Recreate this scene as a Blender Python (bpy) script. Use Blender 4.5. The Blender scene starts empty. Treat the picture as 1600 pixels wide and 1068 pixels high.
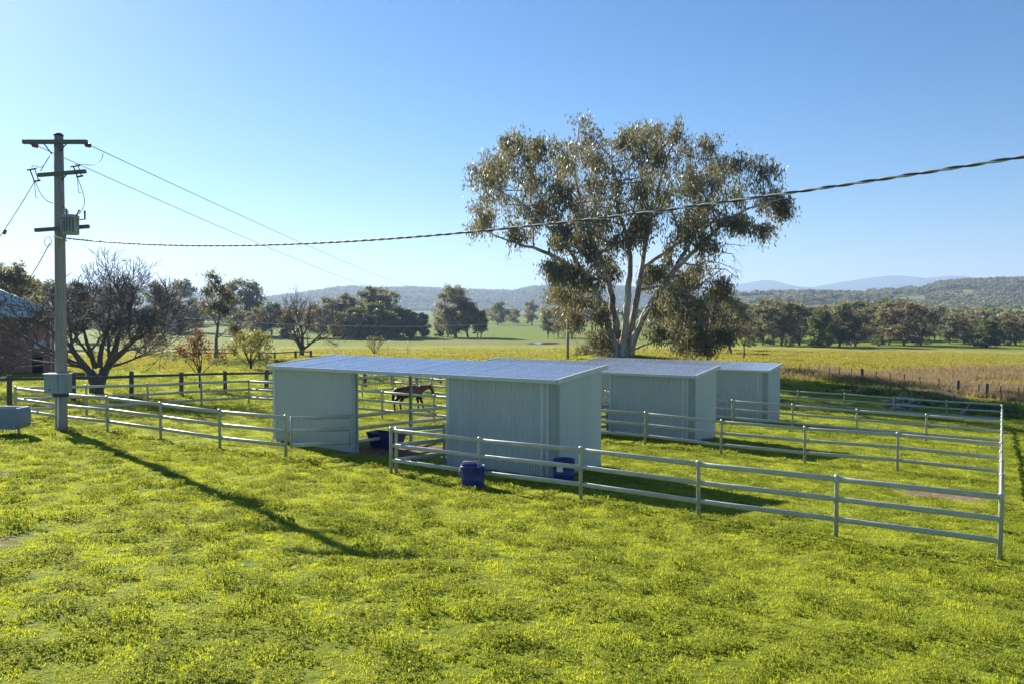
import bpy, math, random
import numpy as np
from mathutils import Vector, Matrix, Quaternion

# ------------------------------------------------------------------ camera, sky, sun, exposure
scene = bpy.context.scene
F_PX, CAM_H, HORIZON = 1301.5, 4.842, 479.6          # focal length and horizon row measured in the 1600 px photo
PITCH = math.atan((534 - HORIZON) / F_PX)
cam_data = bpy.data.cameras.new('camera')
cam = bpy.data.objects.new('camera', cam_data)
scene.collection.objects.link(cam)
cam.location = (0, 0, CAM_H)
cam.rotation_euler = (math.pi / 2 - PITCH, 0, 0)
cam_data.sensor_width = 36
cam_data.lens = 36 * F_PX / 1600
cam_data.clip_start = 0.1
cam_data.clip_end = 60000
scene.camera = cam

SUN_EL, SHADOW_AZ = math.radians(26.5), math.radians(-49.0)   # shadows fall to the right, towards the camera
SUN_DIR = Vector((-math.cos(SHADOW_AZ) * math.cos(SUN_EL), -math.sin(SHADOW_AZ) * math.cos(SUN_EL), math.sin(SUN_EL)))
world = bpy.data.worlds.new('World')
scene.world = world
world.use_nodes = True
wn = world.node_tree
sky = wn.nodes.new('ShaderNodeTexSky')
sky.sky_type = 'NISHITA'
sky.sun_disc = False
sky.sun_elevation = SUN_EL
sky.sun_rotation = math.atan2(SUN_DIR.x, SUN_DIR.y)
sky.altitude = 300
sky.air_density = 1.0
sky.dust_density = 0.35
sky.ozone_density = 6.0
wn.nodes['Background'].inputs['Strength'].default_value = 0.05
grade = wn.nodes.new('ShaderNodeHueSaturation')      # the photo's sky is a deeper blue all over
grade.inputs['Saturation'].default_value = 1.15
wn.links.new(sky.outputs[0], grade.inputs['Color'])
wn.links.new(grade.outputs[0], wn.nodes['Background'].inputs['Color'])
sun_data = bpy.data.lights.new('sun', 'SUN')
sun_data.energy = 5.0
sun_data.angle = math.radians(0.5)
sun_data.color = (1.0, 0.93, 0.80)
sun = bpy.data.objects.new('sun', sun_data)
scene.collection.objects.link(sun)
sun.location = (-40, 40, 60)
sun.rotation_euler = SUN_DIR.to_track_quat('Z', 'Y').to_euler()
vs = scene.view_settings
vs.view_transform = 'Standard'
vs.look = 'None'
vs.gamma = 1
vs.use_curve_mapping = False
vs.exposure = 1.42
scene.cycles.max_bounces = 8
scene.cycles.transparent_max_bounces = 8
scene.cycles.volume_bounces = 0

# ------------------------------------------------------------------ terrain
X0, Y0, ANG = 9.3515, 15.7906, -0.5331       # front right corner post of the yards; the yards run along ANG
CA, SA = math.cos(ANG), math.sin(ANG)
P = 2.964                                     # post spacing
S_LEFT, T2, T3, T4 = 33.74, 11.82, 23.85, 39.5


def to_st(x, y):
    dx, dy = x - X0, y - Y0
    return -(dx * CA + dy * SA), -dx * SA + dy * CA


def to_xy(s, t):
    return X0 - s * CA - t * SA, Y0 - s * SA + t * CA


def sstep(a, b, x):
    k = np.clip((x - a) / (b - a), 0, 1)
    return k * k * (3 - 2 * k)


ZB_R = [0, 60, 80, 96, 135, 250, 320, 1000, 40000]
ZB_Z = [-2.0, -2.2, -1.7, -1.25, -2.4, -6.9, -8.0, -9.0, -9.0]


def ground(x, y):
    x = np.asarray(x, float)
    y = np.asarray(y, float)
    s, t = to_st(x, y)
    sc = np.clip(s, -25, 50)
    tc = np.clip(t, 0, 40)
    gt = np.where(t > -14, -.0569 * np.minimum(t, 44), .797 + .02 * np.clip(-14 - t, 0, 30))
    plane = .0119 * sc + gt + .0002 * sc * tc
    r = np.hypot(x, y)
    added_mound = 1.75 * np.exp(-(((x - 10.9) / 9) ** 2 + ((y - 82.5) / 8) ** 2))  # added rise under the big gum, brings its cast shadow nearer
    zb = np.interp(r, ZB_R, ZB_Z)
    w = np.maximum(sstep(34, 62, t), sstep(90, 250, r))
    z = plane * (1 - w) + zb * w + added_mound
    bump = .022 * np.sin(1.9 * x + 1.1 * y + 2 * np.sin(.63 * y)) * np.sin(1.3 * y - .8 * x + 1.7 * np.sin(.5 * x)) \
        + .03 * np.sin(.43 * x - .61 * y) * np.sin(.37 * y + .22 * x + 1.)
    return z + bump * (1 - sstep(90, 160, r))


def gz(x, y):
    return float(ground(x, y))


CP, SP = math.cos(PITCH), math.sin(PITCH)


def ray(u, v):
    a, b = (u - 800) / F_PX, (534 - v) / F_PX
    return a, CP + b * SP, -SP + b * CP


def on_ground(u, v):
    """where the photo's pixel meets the ground"""
    d = ray(u, v)
    ks = np.geomspace(4, 9000, 3000)
    below = d[2] * ks + CAM_H < ground(d[0] * ks, d[1] * ks)
    i = int(np.argmax(below))
    lo, hi = ks[max(i - 1, 0)], ks[i]
    for _ in range(30):
        m = (lo + hi) / 2
        if d[2] * m + CAM_H < gz(d[0] * m, d[1] * m):
            hi = m
        else:
            lo = m
    return Vector((d[0] * hi, d[1] * hi, gz(d[0] * hi, d[1] * hi)))


def at_depth(u, v, y):
    d = ray(u, v)
    return Vector((d[0] * y / d[1], y, CAM_H + d[2] * y / d[1]))


# ------------------------------------------------------------------ helpers
COL = scene.collection.objects


def link(o, parent=None):
    COL.link(o)
    if parent:
        o.parent = parent
    return o


def tag(o, label=None, cat=None, group=None, kind=None):
    for k, v in (('label', label), ('category', cat), ('group', group), ('kind', kind)):
        if v:
            o[k] = v
    return o


def empty(name, loc, rz=0, label=None, cat=None, group=None):
    o = bpy.data.objects.new(name, None)
    o.empty_display_size = .3
    o.location = loc
    o.rotation_euler = (0, 0, rz)
    COL.link(o)
    return tag(o, label, cat, group)


class MB:
    """collects geometry for one mesh"""

    def __init__(self):
        self.v, self.f, self.sm = [], [], []

    def poly(self, pts, smooth=False):
        n = len(self.v)
        self.v += [tuple(p) for p in pts]
        self.f.append(list(range(n, n + len(pts))))
        self.sm.append(smooth)

    def box(self, lo, hi, rot=None, at=(0, 0, 0)):
        n = len(self.v)
        for z in (lo[2], hi[2]):
            for x, y in ((lo[0], lo[1]), (hi[0], lo[1]), (hi[0], hi[1]), (lo[0], hi[1])):
                p = Vector((x, y, z))
                if rot is not None:
                    p = rot @ p
                self.v.append(tuple(p + Vector(at)))
        for q in ((0, 3, 2, 1), (4, 5, 6, 7), (0, 1, 5, 4), (1, 2, 6, 5), (2, 3, 7, 6), (3, 0, 4, 7)):
            self.f.append([n + k for k in q])
            self.sm.append(False)
        return self

    def tube(self, pts, radii, n=6, cap=True, oval=1.0, smooth=True):
        pts = [Vector(p) for p in pts]
        if not hasattr(radii, '__len__'):
            radii = [radii] * len(pts)
        base = len(self.v)
        ref = None
        for i, p in enumerate(pts):
            d = (pts[min(i + 1, len(pts) - 1)] - pts[max(i - 1, 0)])
            if d.length < 1e-9:
                d = Vector((0, 0, 1))
            d.normalize()
            if ref is None:
                ref = Vector((0, 0, 1)) if abs(d.z) < .9 else Vector((1, 0, 0))
            a = d.cross(ref)
            if a.length < 1e-6:
                a = d.orthogonal()
            a.normalize()
            b = a.cross(d)
            ref = b
            for k in range(n):
                t = 2 * math.pi * k / n
                q = p + a * (math.cos(t) * radii[i] * oval) + b * (math.sin(t) * radii[i])
                self.v.append((q.x, q.y, q.z))
        for i in range(len(pts) - 1):
            for k in range(n):
                k2 = (k + 1) % n
                self.f.append([base + i * n + k, base + i * n + k2, base + (i + 1) * n + k2, base + (i + 1) * n + k])
                self.sm.append(smooth)
        if cap:
            self.f.append([base + k for k in range(n)][::-1])
            self.f.append([base + (len(pts) - 1) * n + k for k in range(n)])
            self.sm += [False, False]
        return self

    def lathe(self, prof, n=16, at=(0, 0, 0), smooth=True):
        """prof: (radius, z) list, from bottom to top"""
        base = len(self.v)
        for r, z in prof:
            for k in range(n):
                t = 2 * math.pi * k / n
                self.v.append((at[0] + r * math.cos(t), at[1] + r * math.sin(t), at[2] + z))
        for i in range(len(prof) - 1):
            for k in range(n):
                k2 = (k + 1) % n
                self.f.append([base + i * n + k, base + i * n + k2, base + (i + 1) * n + k2, base + (i + 1) * n + k])
                self.sm.append(smooth)
        self.f.append([base + k for k in range(n)][::-1])
        self.f.append([base + (len(prof) - 1) * n + k for k in range(n)])
        self.sm += [False, False]
        return self

    def mesh(self, name, mat=None):
        me = bpy.data.meshes.new(name)
        me.from_pydata(self.v, [], self.f)
        me.polygons.foreach_set('use_smooth', self.sm)
        if mat:
            me.materials.append(mat)
        me.update()
        return me

    def build(self, name, mat, parent=None, loc=(0, 0, 0), rot=(0, 0, 0)):
        o = bpy.data.objects.new(name, self.mesh(name, mat))
        o.location = loc
        o.rotation_euler = rot
        return link(o, parent)


def part(name, mesh, parent, loc=(0, 0, 0), rot=(0, 0, 0), scale=(1, 1, 1)):
    o = bpy.data.objects.new(name, mesh)
    o.location, o.rotation_euler, o.scale = loc, rot, scale
    return link(o, parent)


def np_mesh(name, verts, faces, mat, tint=None, smooth=False):
    """verts (N,3), faces (M,k) with constant k; tint per face"""
    me = bpy.data.meshes.new(name)
    verts = np.asarray(verts, np.float32)
    faces = np.asarray(faces, np.int32)
    m, k = faces.shape
    me.vertices.add(len(verts))
    me.vertices.foreach_set('co', verts.ravel())
    me.loops.add(m * k)
    me.loops.foreach_set('vertex_index', faces.ravel())
    me.polygons.add(m)
    me.polygons.foreach_set('loop_start', np.arange(m, dtype=np.int32) * k)
    me.polygons.foreach_set('loop_total', np.full(m, k, np.int32))
    me.polygons.foreach_set('use_smooth', np.full(m, smooth))
    me.update(calc_edges=True)
    if tint is not None:
        at = me.attributes.new('tint', 'FLOAT', 'FACE')
        at.data.foreach_set('value', np.asarray(tint, np.float32))
    if mat:
        me.materials.append(mat)
    return me


# ------------------------------------------------------------------ materials
MATS = {}


class NT:
    def __init__(self, name):
        self.m = bpy.data.materials.new(name)
        self.m.use_nodes = True
        self.t = self.m.node_tree
        self.b = self.t.nodes['Principled BSDF']
        MATS[name] = self.m

    def n(self, kind, **kw):
        nd = self.t.nodes.new('ShaderNode' + kind)
        for k, v in kw.items():
            setattr(nd, k, v)
        return nd

    def l(self, a, b):
        self.t.links.new(a, b)

    def coord(self, out='Object'):
        return self.n('TexCoord').outputs[out]

    def noise(self, vec, scale, detail=4, rough=.6):
        nd = self.n('TexNoise')
        nd.inputs['Scale'].default_value = scale
        nd.inputs['Detail'].default_value = detail
        nd.inputs['Roughness'].default_value = rough
        if vec is not None:
            self.l(vec, nd.inputs['Vector'])
        return nd.outputs['Fac']

    def ramp(self, fac, stops):
        nd = self.n('ValToRGB')
        cr = nd.color_ramp
        while len(cr.elements) < len(stops):
            cr.elements.new(.5)
        for e, (p, c) in zip(cr.elements, stops):
            e.position = p
            e.color = (*c, 1) if len(c) == 3 else c
        self.l(fac, nd.inputs[0])
        return nd.outputs['Color']

    def mix(self, fac, a, b, mode='MIX'):
        nd = self.n('Mix', data_type='RGBA', blend_type=mode)
        for sock, val in ((nd.inputs[0], fac), (nd.inputs[6], a), (nd.inputs[7], b)):
            if isinstance(val, (int, float)):
                sock.default_value = val
            elif isinstance(val, tuple):
                sock.default_value = (*val, 1)
            else:
                self.l(val, sock)
        return nd.outputs[2]

    def math(self, op, a, b=0.0, clamp=False):
        nd = self.n('Math', operation=op, use_clamp=clamp)
        for sock, val in ((nd.inputs[0], a), (nd.inputs[1], b)):
            if isinstance(val, (int, float)):
                sock.default_value = val
            else:
                self.l(val, sock)
        return nd.outputs[0]

    def bump(self, h, strength=.3, dist=.02):
        nd = self.n('Bump')
        nd.inputs['Strength'].default_value = strength
        nd.inputs['Distance'].default_value = dist
        self.l(h, nd.inputs['Height'])
        self.l(nd.outputs[0], self.b.inputs['Normal'])

    def set(self, **kw):
        for k, v in kw.items():
            s = self.b.inputs[k.replace('_', ' ')]
            if isinstance(v, (int, float)):
                s.default_value = v
            elif isinstance(v, tuple):
                s.default_value = (*v, 1)
            else:
                self.l(v, s)
        return self


def simple(name, col, rough=.7, metal=0., var=.15, scale=6., bump=0.):
    t = NT(name)
    c = t.coord()
    nz = t.noise(c, scale)
    lo = tuple(x * (1 - var) for x in col)
    hi = tuple(min(1, x * (1 + var)) for x in col)
    t.set(Base_Color=t.ramp(nz, [(.3, lo), (.7, hi)]), Roughness=rough, Metallic=metal)
    if bump:
        t.bump(nz, bump)
    return t.m


simple('galvanised', (.44, .46, .43), .5, .4, .16, 9)
simple('cap_metal', (.58, .60, .60), .4, .7, .1, 9)
simple('steel_column', (.30, .36, .34), .5, .2, .1, 5)
simple('trim', (.56, .60, .57), .45, .0, .06, 3)
simple('blue_plastic', (.016, .030, .17), .45, 0, .2, 4)
simple('white_label', (.75, .76, .74), .6, 0, .05, 20)
simple('rope', (.55, .52, .45), .8)
simple('trough_paint', (.20, .26, .33), .5, .1, .15, 5)
simple('box_paint', (.24, .28, .30), .5, .2, .1, 7)
simple('transformer_grey', (.30, .34, .37), .5, .2, .12, 8)
simple('porcelain', (.16, .08, .06), .25, 0, .1, 9)
simple('wire', (.10, .10, .10), .6, .3)
simple('cable_dark', (.035, .04, .07), .55, 0)
simple('cable_pale', (.45, .44, .42), .55, 0)
simple('iron', (.06, .06, .06), .7, .4, .3, 14)
simple('white_metal', (.72, .74, .73), .5, 0, .05)
simple('ac_grey', (.45, .47, .48), .6, 0, .06)
simple('black_gap', (.012, .011, .011), .9)
simple('log_grey', (.26, .235, .21), .85, 0, .35, 4, .5)
simple('soil', (.09, .065, .045), .95, 0, .3, 5, .6)
simple('pool_mud', (.15, .11, .075), .95, 0, .3, 2, .5)


def wood(name, dark, light, stretch=(14, 14, .7), bump=.5):
    t = NT(name)
    mp = t.n('Mapping')
    mp.inputs['Scale'].default_value = stretch
    t.l(t.coord(), mp.inputs['Vector'])
    a = t.noise(mp.outputs[0], 2.2, 6, .7)
    b = t.noise(t.coord(), 1.3, 3)
    c = t.ramp(a, [(.28, dark), (.72, light)])
    c = t.mix(t.math('MULTIPLY', b, .5), c, tuple(x * .6 for x in light))
    t.set(Base_Color=c, Roughness=.88)
    t.bump(a, bump, .02)
    return t.m


wood('pole_timber', (.13, .105, .095), (.50, .43, .40), (14, 14, .5), 1.)
wood('fence_timber', (.045, .04, .036), (.15, .135, .12), (8, 8, .8))
wood('arm_timber', (.08, .075, .075), (.20, .19, .18), (1, 12, 12))
wood('dark_bark', (.02, .017, .015), (.085, .07, .06), (6, 6, 1.2), .8)
wood('grey_bark', (.05, .044, .042), (.17, .15, .145), (5, 5, 1.2), .8)


def gum_bark(name):
    t = NT(name)
    mp = t.n('Mapping')
    mp.inputs['Scale'].default_value = (1, 1, .16)
    t.l(t.coord(), mp.inputs['Vector'])
    a = t.noise(mp.outputs[0], 1.1, 5, .65)
    b = t.noise(mp.outputs[0], 5, 4)
    c = t.ramp(a, [(.36, (.09, .07, .058)), (.46, (.27, .235, .2)), (.56, (.50, .46, .41)), (.7, (.62, .58, .52))])
    c = t.mix(t.math('MULTIPLY', b, .35), c, (.16, .14, .13))
    t.set(Base_Color=c, Roughness=.75)
    t.bump(b, .4, .03)


gum_bark('gum_bark')


def leaf(name, dark, light, trans=.35, rough=.5, rnd=.25):
    """leaf material: per-leaf tint, light shining through"""
    t = NT(name)
    at = t.n('Attribute', attribute_name='tint')
    oi = t.n('ObjectInfo')
    k = t.math('ADD', at.outputs['Fac'], t.math('MULTIPLY', t.math('SUBTRACT', oi.outputs['Random'], .5), rnd), True)
    c = t.ramp(k, [(.0, dark), (1., light)])
    t.set(Base_Color=c, Roughness=rough)
    t.b.inputs['Specular IOR Level'].default_value = .35
    tr = t.n('BsdfTranslucent')
    t.l(t.mix(.5, c, (light[0] * 1.5, light[1] * 1.5, light[2] * .7)), tr.inputs['Color'])
    mx = t.n('MixShader')
    mx.inputs[0].default_value = trans
    t.l(t.b.outputs[0], mx.inputs[1])
    t.l(tr.outputs[0], mx.inputs[2])
    t.l(mx.outputs[0], t.t.nodes['Material Output'].inputs['Surface'])
    return t.m


leaf('gum_leaf', (.050, .052, .034), (.21, .19, .115), .38, .42)
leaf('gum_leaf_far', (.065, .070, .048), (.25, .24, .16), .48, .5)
leaf('gum_leaf_brown', (.085, .072, .052), (.26, .215, .145), .48, .5)
leaf('green_leaf', (.036, .060, .022), (.145, .18, .06), .48, .5)
leaf('conifer_leaf', (.014, .026, .016), (.045, .062, .032), .15, .6)
leaf('yellow_leaf', (.10, .12, .02), (.30, .27, .06), .4, .5)
leaf('rust_leaf', (.10, .042, .022), (.26, .115, .06), .35, .6)
leaf('dead_leaf', (.06, .030, .025), (.15, .085, .06), .3, .7)
leaf('grass_blade', (.165, .215, .014), (.505, .530, .055), .52, .6, .5)
leaf('clover_leaf', (.130, .185, .016), (.47, .50, .065), .54, .8, .5)
leaf('dry_grass', (.17, .115, .075), (.40, .31, .20), .35, .7, .3)
leaf('yellow_grass', (.20, .19, .03), (.42, .36, .075), .4, .6, .4)


def corrugated(name, col, metal, rough, var):
    t = NT(name)
    c = t.coord()
    a = t.noise(c, .7, 4)
    b = t.noise(c, 30, 3)
    cc = t.ramp(a, [(.3, tuple(x * (1 - var) for x in col)), (.7, tuple(min(1, x * (1 + var)) for x in col))])
    mp = t.n('Mapping')
    mp.inputs['Scale'].default_value = (9, 9, .5)
    t.l(c, mp.inputs['Vector'])
    st = t.noise(mp.outputs[0], 1.0, 5, .7)
    cc = t.mix(t.math('MULTIPLY', st, .10), cc, tuple(x * .72 for x in col))
    oi = t.n('ObjectInfo')
    cc = t.mix(t.math('MULTIPLY', oi.outputs['Random'], .35), cc, tuple(x * .8 for x in col))
    t.set(Base_Color=cc, Metallic=metal, Roughness=t.math('ADD', t.math('MULTIPLY', a, .10), rough))
    return t.m


corrugated('wall_steel', (.52, .565, .535), .05, .42, .05)
corrugated('roof_steel', (.80, .81, .82), .8, .22, .10)
corrugated('house_roof', (.66, .73, .67), .0, .6, .06)


def brick():
    t = NT('brick')
    c = t.coord()
    b = t.n('TexBrick')
    mp = t.n('Mapping')
    mp.inputs['Rotation'].default_value = (math.pi / 2, 0, 0)
    t.l(c, mp.inputs['Vector'])
    t.l(mp.outputs[0], b.inputs['Vector'])
    b.inputs['Color1'].default_value = (.42, .16, .11, 1)
    b.inputs['Color2'].default_value = (.50, .21, .145, 1)
    b.inputs['Mortar'].default_value = (.30, .23, .19, 1)
    b.inputs['Scale'].default_value = 1
    b.inputs['Brick Width'].default_value = .24
    b.inputs['Row Height'].default_value = .086
    b.inputs['Mortar Size'].default_value = .008
    n = t.noise(c, .8, 5)
    t.set(Base_Color=t.mix(t.math('MULTIPLY', n, .5), b.outputs['Color'], (.34, .13, .09)), Roughness=.9)
    t.bump(b.outputs['Fac'], -.3, .01)


brick()


def hide():
    t = NT('horse_coat')
    c = t.coord()
    s = t.n('SeparateXYZ')
    t.l(c, s.inputs[0])
    n = t.noise(c, 5, 3)
    k = t.math('ADD', s.outputs['Z'], t.math('MULTIPLY', n, .12))
    t.set(Base_Color=t.ramp(k, [(.76, (.006, .004, .004)), (.96, (.022, .008, .005)), (1., (.085, .026, .012))]), Roughness=.5)
    t.b.inputs['Specular IOR Level'].default_value = .25


hide()
simple('horse_hair', (.012, .009, .008), .6)

t = NT('water')
t.set(Base_Color=(.05, .06, .06), Roughness=.06)
t.b.inputs['Specular IOR Level'].default_value = .8
t = NT('window_glass')
t.set(Base_Color=(.03, .035, .04), Roughness=.15)


def ground_mat():
    t = NT('pasture')
    c = t.coord('Object')
    a1 = t.noise(c, .35, 5, .6)
    a2 = t.noise(c, 3.5, 5, .7)
    a3 = t.noise(c, .06, 4, .6)
    green = t.ramp(a2, [(.25, (.06, .085, .008)), (.5, (.14, .185, .012)), (.75, (.23, .27, .022))])
    tuft = t.noise(c, 1.1, 4, .75)
    green = t.mix(t.ramp(tuft, [(.36, (.65, .65, .65)), (.52, (0, 0, 0))]), green, (.045, .07, .012))
    green = t.mix(t.ramp(a1, [(.4, (0, 0, 0)), (.65, (.6, .6, .6))]), green, (.20, .23, .022))
    cov = t.n('Attribute', attribute_name='cover')
    sep = t.n('SeparateColor')
    t.l(cov.outputs['Color'], sep.inputs[0])
    mp = t.n('Mapping')
    mp.inputs['Scale'].default_value = (.25, 1.6, 1)
    t.l(c, mp.inputs['Vector'])
    n4 = t.noise(mp.outputs[0], .25, 6, .7)
    tuft2 = t.noise(c, .5, 5, .75)
    yellow = t.ramp(n4, [(.3, (.15, .18, .018)), (.5, (.27, .28, .035)), (.7, (.38, .36, .07))])
    yellow = t.mix(t.ramp(tuft2, [(.38, (.6, .6, .6)), (.52, (0, 0, 0))]), yellow, (.10, .12, .025))
    dry = t.ramp(n4, [(.3, (.14, .105, .07)), (.6, (.24, .19, .125)), (.75, (.30, .25, .15))])
    dirt = t.ramp(a2, [(.3, (.10, .068, .046)), (.7, (.27, .19, .14))])

    def msk(ch, nz, lo=.35, hi=.65, amt=.5):
        k = t.math('ADD', sep.outputs[ch], t.math('MULTIPLY', t.math('SUBTRACT', nz, .5), amt))
        return t.ramp(k, [(lo, (0, 0, 0)), (hi, (1, 1, 1))])
    col = t.mix(msk(1, a3, .3, .7, .8), green, yellow)
    col = t.mix(msk(2, a1, .35, .65, .9), col, dry)
    col = t.mix(msk(0, a2, .35, .6, .9), col, dirt)
    far = t.n('Attribute', attribute_name='far')
    fm = t.ramp(t.noise(c, .0035, 5, .6), [(.35, (.10, .16, .015)), (.44, (.13, .17, .03)), (.54, (.12, .19, .018)), (.62, (.15, .135, .06)), (.7, (.15, .12, .065))])
    col = t.mix(far.outputs['Fac'], col, fm)
    t.set(Base_Color=col, Roughness=.95)
    t.b.inputs['Specular IOR Level'].default_value = .1
    t.bump(a2, .8, .08)


ground_mat()


def hill_mat(name, dark, light, open_col, thr, scale):
    t = NT(name)
    c = t.coord('Object')
    a = t.noise(c, scale, 6, .7)
    b = t.noise(c, .0045, 4, .6)
    col = t.ramp(a, [(.35, dark), (.65, light)])
    col = t.mix(t.ramp(b, [(thr, (0, 0, 0)), (thr + .06, (1, 1, 1))]), col, open_col)
    t.set(Base_Color=col, Roughness=1.)
    t.b.inputs['Specular IOR Level'].default_value = 0
    t.bump(a, 1., 8)


hill_mat('hill_open', (.05, .06, .03), (.12, .12, .06), (.17, .19, .06), .50, .03)
hill_mat('hill_wooded', (.030, .040, .026), (.075, .080, .05), (.12, .13, .07), .66, .02)
hill_mat('mountain', (.030, .040, .030), (.07, .075, .05), (.09, .10, .06), .72, .006)

# ------------------------------------------------------------------ ground sheet
def axis(neg, pos, fine_lo, fine_hi, step, grow=1.09):
    mid = list(np.arange(fine_lo, fine_hi + step * .5, step))
    a, d = [], step
    x = mid[-1]
    while x < pos:
        d *= grow
        x += d
        a.append(x)
    b, d, x = [], step, mid[0]
    while x > neg:
        d *= grow
        x -= d
        b.append(x)
    return np.array(b[::-1] + mid + a)


gx = axis(-15000, 15000, -34, 38, .5)
gy = axis(-300, 15000, 2, 64, .5)
GX, GY = np.meshgrid(gx, gy)
DIRT = [(on_ground(1490, 772), 1.7, .75), (on_ground(660, 700), 3.0, .55), (on_ground(600, 705), 1.6, .8), (on_ground(395, 878), .22, .14),
        (on_ground(14, 845), .3, .45), (on_ground(12, 738), .3, .2), (on_ground(660, 652), 1.0, .5)]
POOL = on_ground(848, 537)
BANK = on_ground(880, 533)


WA, WB = on_ground(1249, 584), on_ground(1630, 631)
WD2 = Vector((WB.x - WA.x, WB.y - WA.y)).normalized()
BAND = on_ground(1570, 585)


def cover(x, y):
    """r: bare dirt, g: yellow pasture, b: dry grass"""
    s, t = to_st(x, y)
    r = np.zeros_like(x)
    for c, sx, sy in DIRT:
        r = np.maximum(r, np.exp(-(((x - c.x) / sx) ** 2 + ((y - c.y) / (sy * 1.6)) ** 2)) * 1.0)
    r = np.maximum(r, .6 * np.exp(-(((x - BANK.x) / 13) ** 2 + ((y - BANK.y) / 8) ** 2) ** 2))
    d = np.hypot(x, y)
    u = x / np.maximum(y, 1)
    g = sstep(52, 66, t - .12 * s) * (1 - sstep(240, 300, d)) * sstep(.0, .25, u)
    g = np.maximum(g, .55 * sstep(70, 110, d) * (1 - sstep(240, 300, d)))
    al = (x - WA.x) * WD2.x + (y - WA.y) * WD2.y
    nd = -(x - WA.x) * WD2.y + (y - WA.y) * WD2.x
    b = .9 * sstep(-.6, .8, nd) * (1 - sstep(3.5, 8.5, nd)) * sstep(-6, 6, al)
    b = np.maximum(b, .85 * np.exp(-(((x - BAND.x) / 17) ** 2 + ((y - BAND.y) / 4.5) ** 2) ** 2))
    b = np.maximum(b, .5 * np.exp(-((y - 300) / 45) ** 2) * (u > -.1) * (u < .12))
    b = np.maximum(b, .6 * np.exp(-((y - 225) / 14) ** 2) * sstep(.2, .3, u))
    return np.stack([r, g, b, np.ones_like(r)], -1)


verts = np.stack([GX, GY, ground(GX, GY)], -1).reshape(-1, 3)
ny, nx = GX.shape
idx = np.arange(ny * nx).reshape(ny, nx)
faces = np.stack([idx[:-1, :-1], idx[:-1, 1:], idx[1:, 1:], idx[1:, :-1]], -1).reshape(-1, 4)
gm = np_mesh('ground', verts, faces, MATS['pasture'], smooth=True)
ca = gm.attributes.new('cover', 'FLOAT_COLOR', 'POINT')
ca.data.foreach_set('color', cover(GX, GY).reshape(-1).astype(np.float32))
fa = gm.attributes.new('far', 'FLOAT', 'POINT')
fa.data.foreach_set('value', sstep(300, 420, np.hypot(GX, GY)).reshape(-1).astype(np.float32))
tag(link(bpy.data.objects.new('ground', gm)), kind='structure')

# the small muddy dam
m = MB()
rr = random.Random(3)
pts = []
for k in range(28):
    a = 2 * math.pi * k / 28
    w = 1 + .2 * math.sin(3 * a) + rr.uniform(-.08, .08)
    pts.append((POOL.x + 5.2 * w * math.cos(a), POOL.y + 6.5 * w * math.sin(a), POOL.z + .25))
m.poly(pts)
tag(m.build('water', MATS['water']), kind='structure')

# ------------------------------------------------------------------ hills
def ridge(name, pix, dist, base_z, depth, mat, seed, rough=.06, cols=160, rows=14):
    us = np.linspace(pix[0][0], pix[-1][0], cols)
    vtop = np.interp(us, [p[0] for p in pix], [p[1] for p in pix])
    rng = np.random.default_rng(seed)
    ph = rng.uniform(0, 6.28, (6, 3))
    V = []
    for j in range(rows):
        k = j / (rows - 1) * 1.35
        d = dist - depth * (1 - k)
        h = math.sin(min(k, 1) * math.pi / 2) ** 1.3 if k <= 1 else 1 - (k - 1) * 1.2
        for i, u in enumerate(us):
            top = CAM_H + (HORIZON - vtop[i]) * dist / F_PX
            x = (u - 800) / F_PX * dist
            nz = sum(math.sin(ph[q, 0] + x / depth * (2 + 3 * q) + ph[q, 1] * k * 3) * .5 ** q for q in range(6))
            z = base_z + (top - base_z) * h * (1 + rough * nz * (1 - h) * 3)
            edge = min(1, i / 8, (cols - 1 - i) / 8)
            V.append((x, d, base_z - 1.5 + (z - base_z) * (edge ** .5) + 1.5 * k))
    id_ = np.arange(rows * cols).reshape(rows, cols)
    f = np.stack([id_[:-1, :-1], id_[:-1, 1:], id_[1:, 1:], id_[1:, :-1]], -1).reshape(-1, 4)
    o = bpy.data.objects.new(name, np_mesh(name, V, f, MATS[mat], smooth=True))
    tag(link(o), kind='structure')
    return np.array(V).reshape(rows, cols, 3)


HR = ridge('hill', [(1040, 480), (1100, 466), (1200, 461), (1300, 464), (1380, 457), (1440, 448), (1500, 443), (1560, 442), (1600, 440), (1720, 436), (1900, 450), (2100, 470)], 2000, -9, 950, 'hill_open', 4)
HL = ridge('hill', [(330, 478), (430, 470), (520, 457), (560, 450), (600, 453), (640, 451), (720, 455), (800, 457), (830, 451), (860, 448), (910, 445), (980, 452), (1080, 458), (1180, 463), (1300, 470)], 4200, -9, 1500, 'hill_wooded', 8)
HF = ridge('hill', [(-300, 470), (-100, 455), (60, 449), (190, 445), (260, 452), (330, 460), (420, 466), (520, 474)], 5200, -9, 1700, 'hill_wooded', 11)
ridge('mountain', [(900, 470), (1020, 458), (1090, 453), (1140, 446), (1186, 438), (1214, 447), (1256, 450), (1300, 442), (1345, 435), (1380, 431), (1402, 433), (1422, 437), (1440, 434), (1474, 431.5), (1502, 437), (1540, 441), (1600, 441), (1750, 436), (1950, 450), (2200, 470)], 9500, -9, 2600, 'mountain', 15, .04, 260)

# ------------------------------------------------------------------ trees: generators
def unit_ball(rng, n, shell=.5):
    v = rng.normal(size=(n, 3))
    v /= np.linalg.norm(v, axis=1)[:, None] + 1e-9
    return v * (rng.uniform(0, 1, (n, 1)) ** shell)


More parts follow.
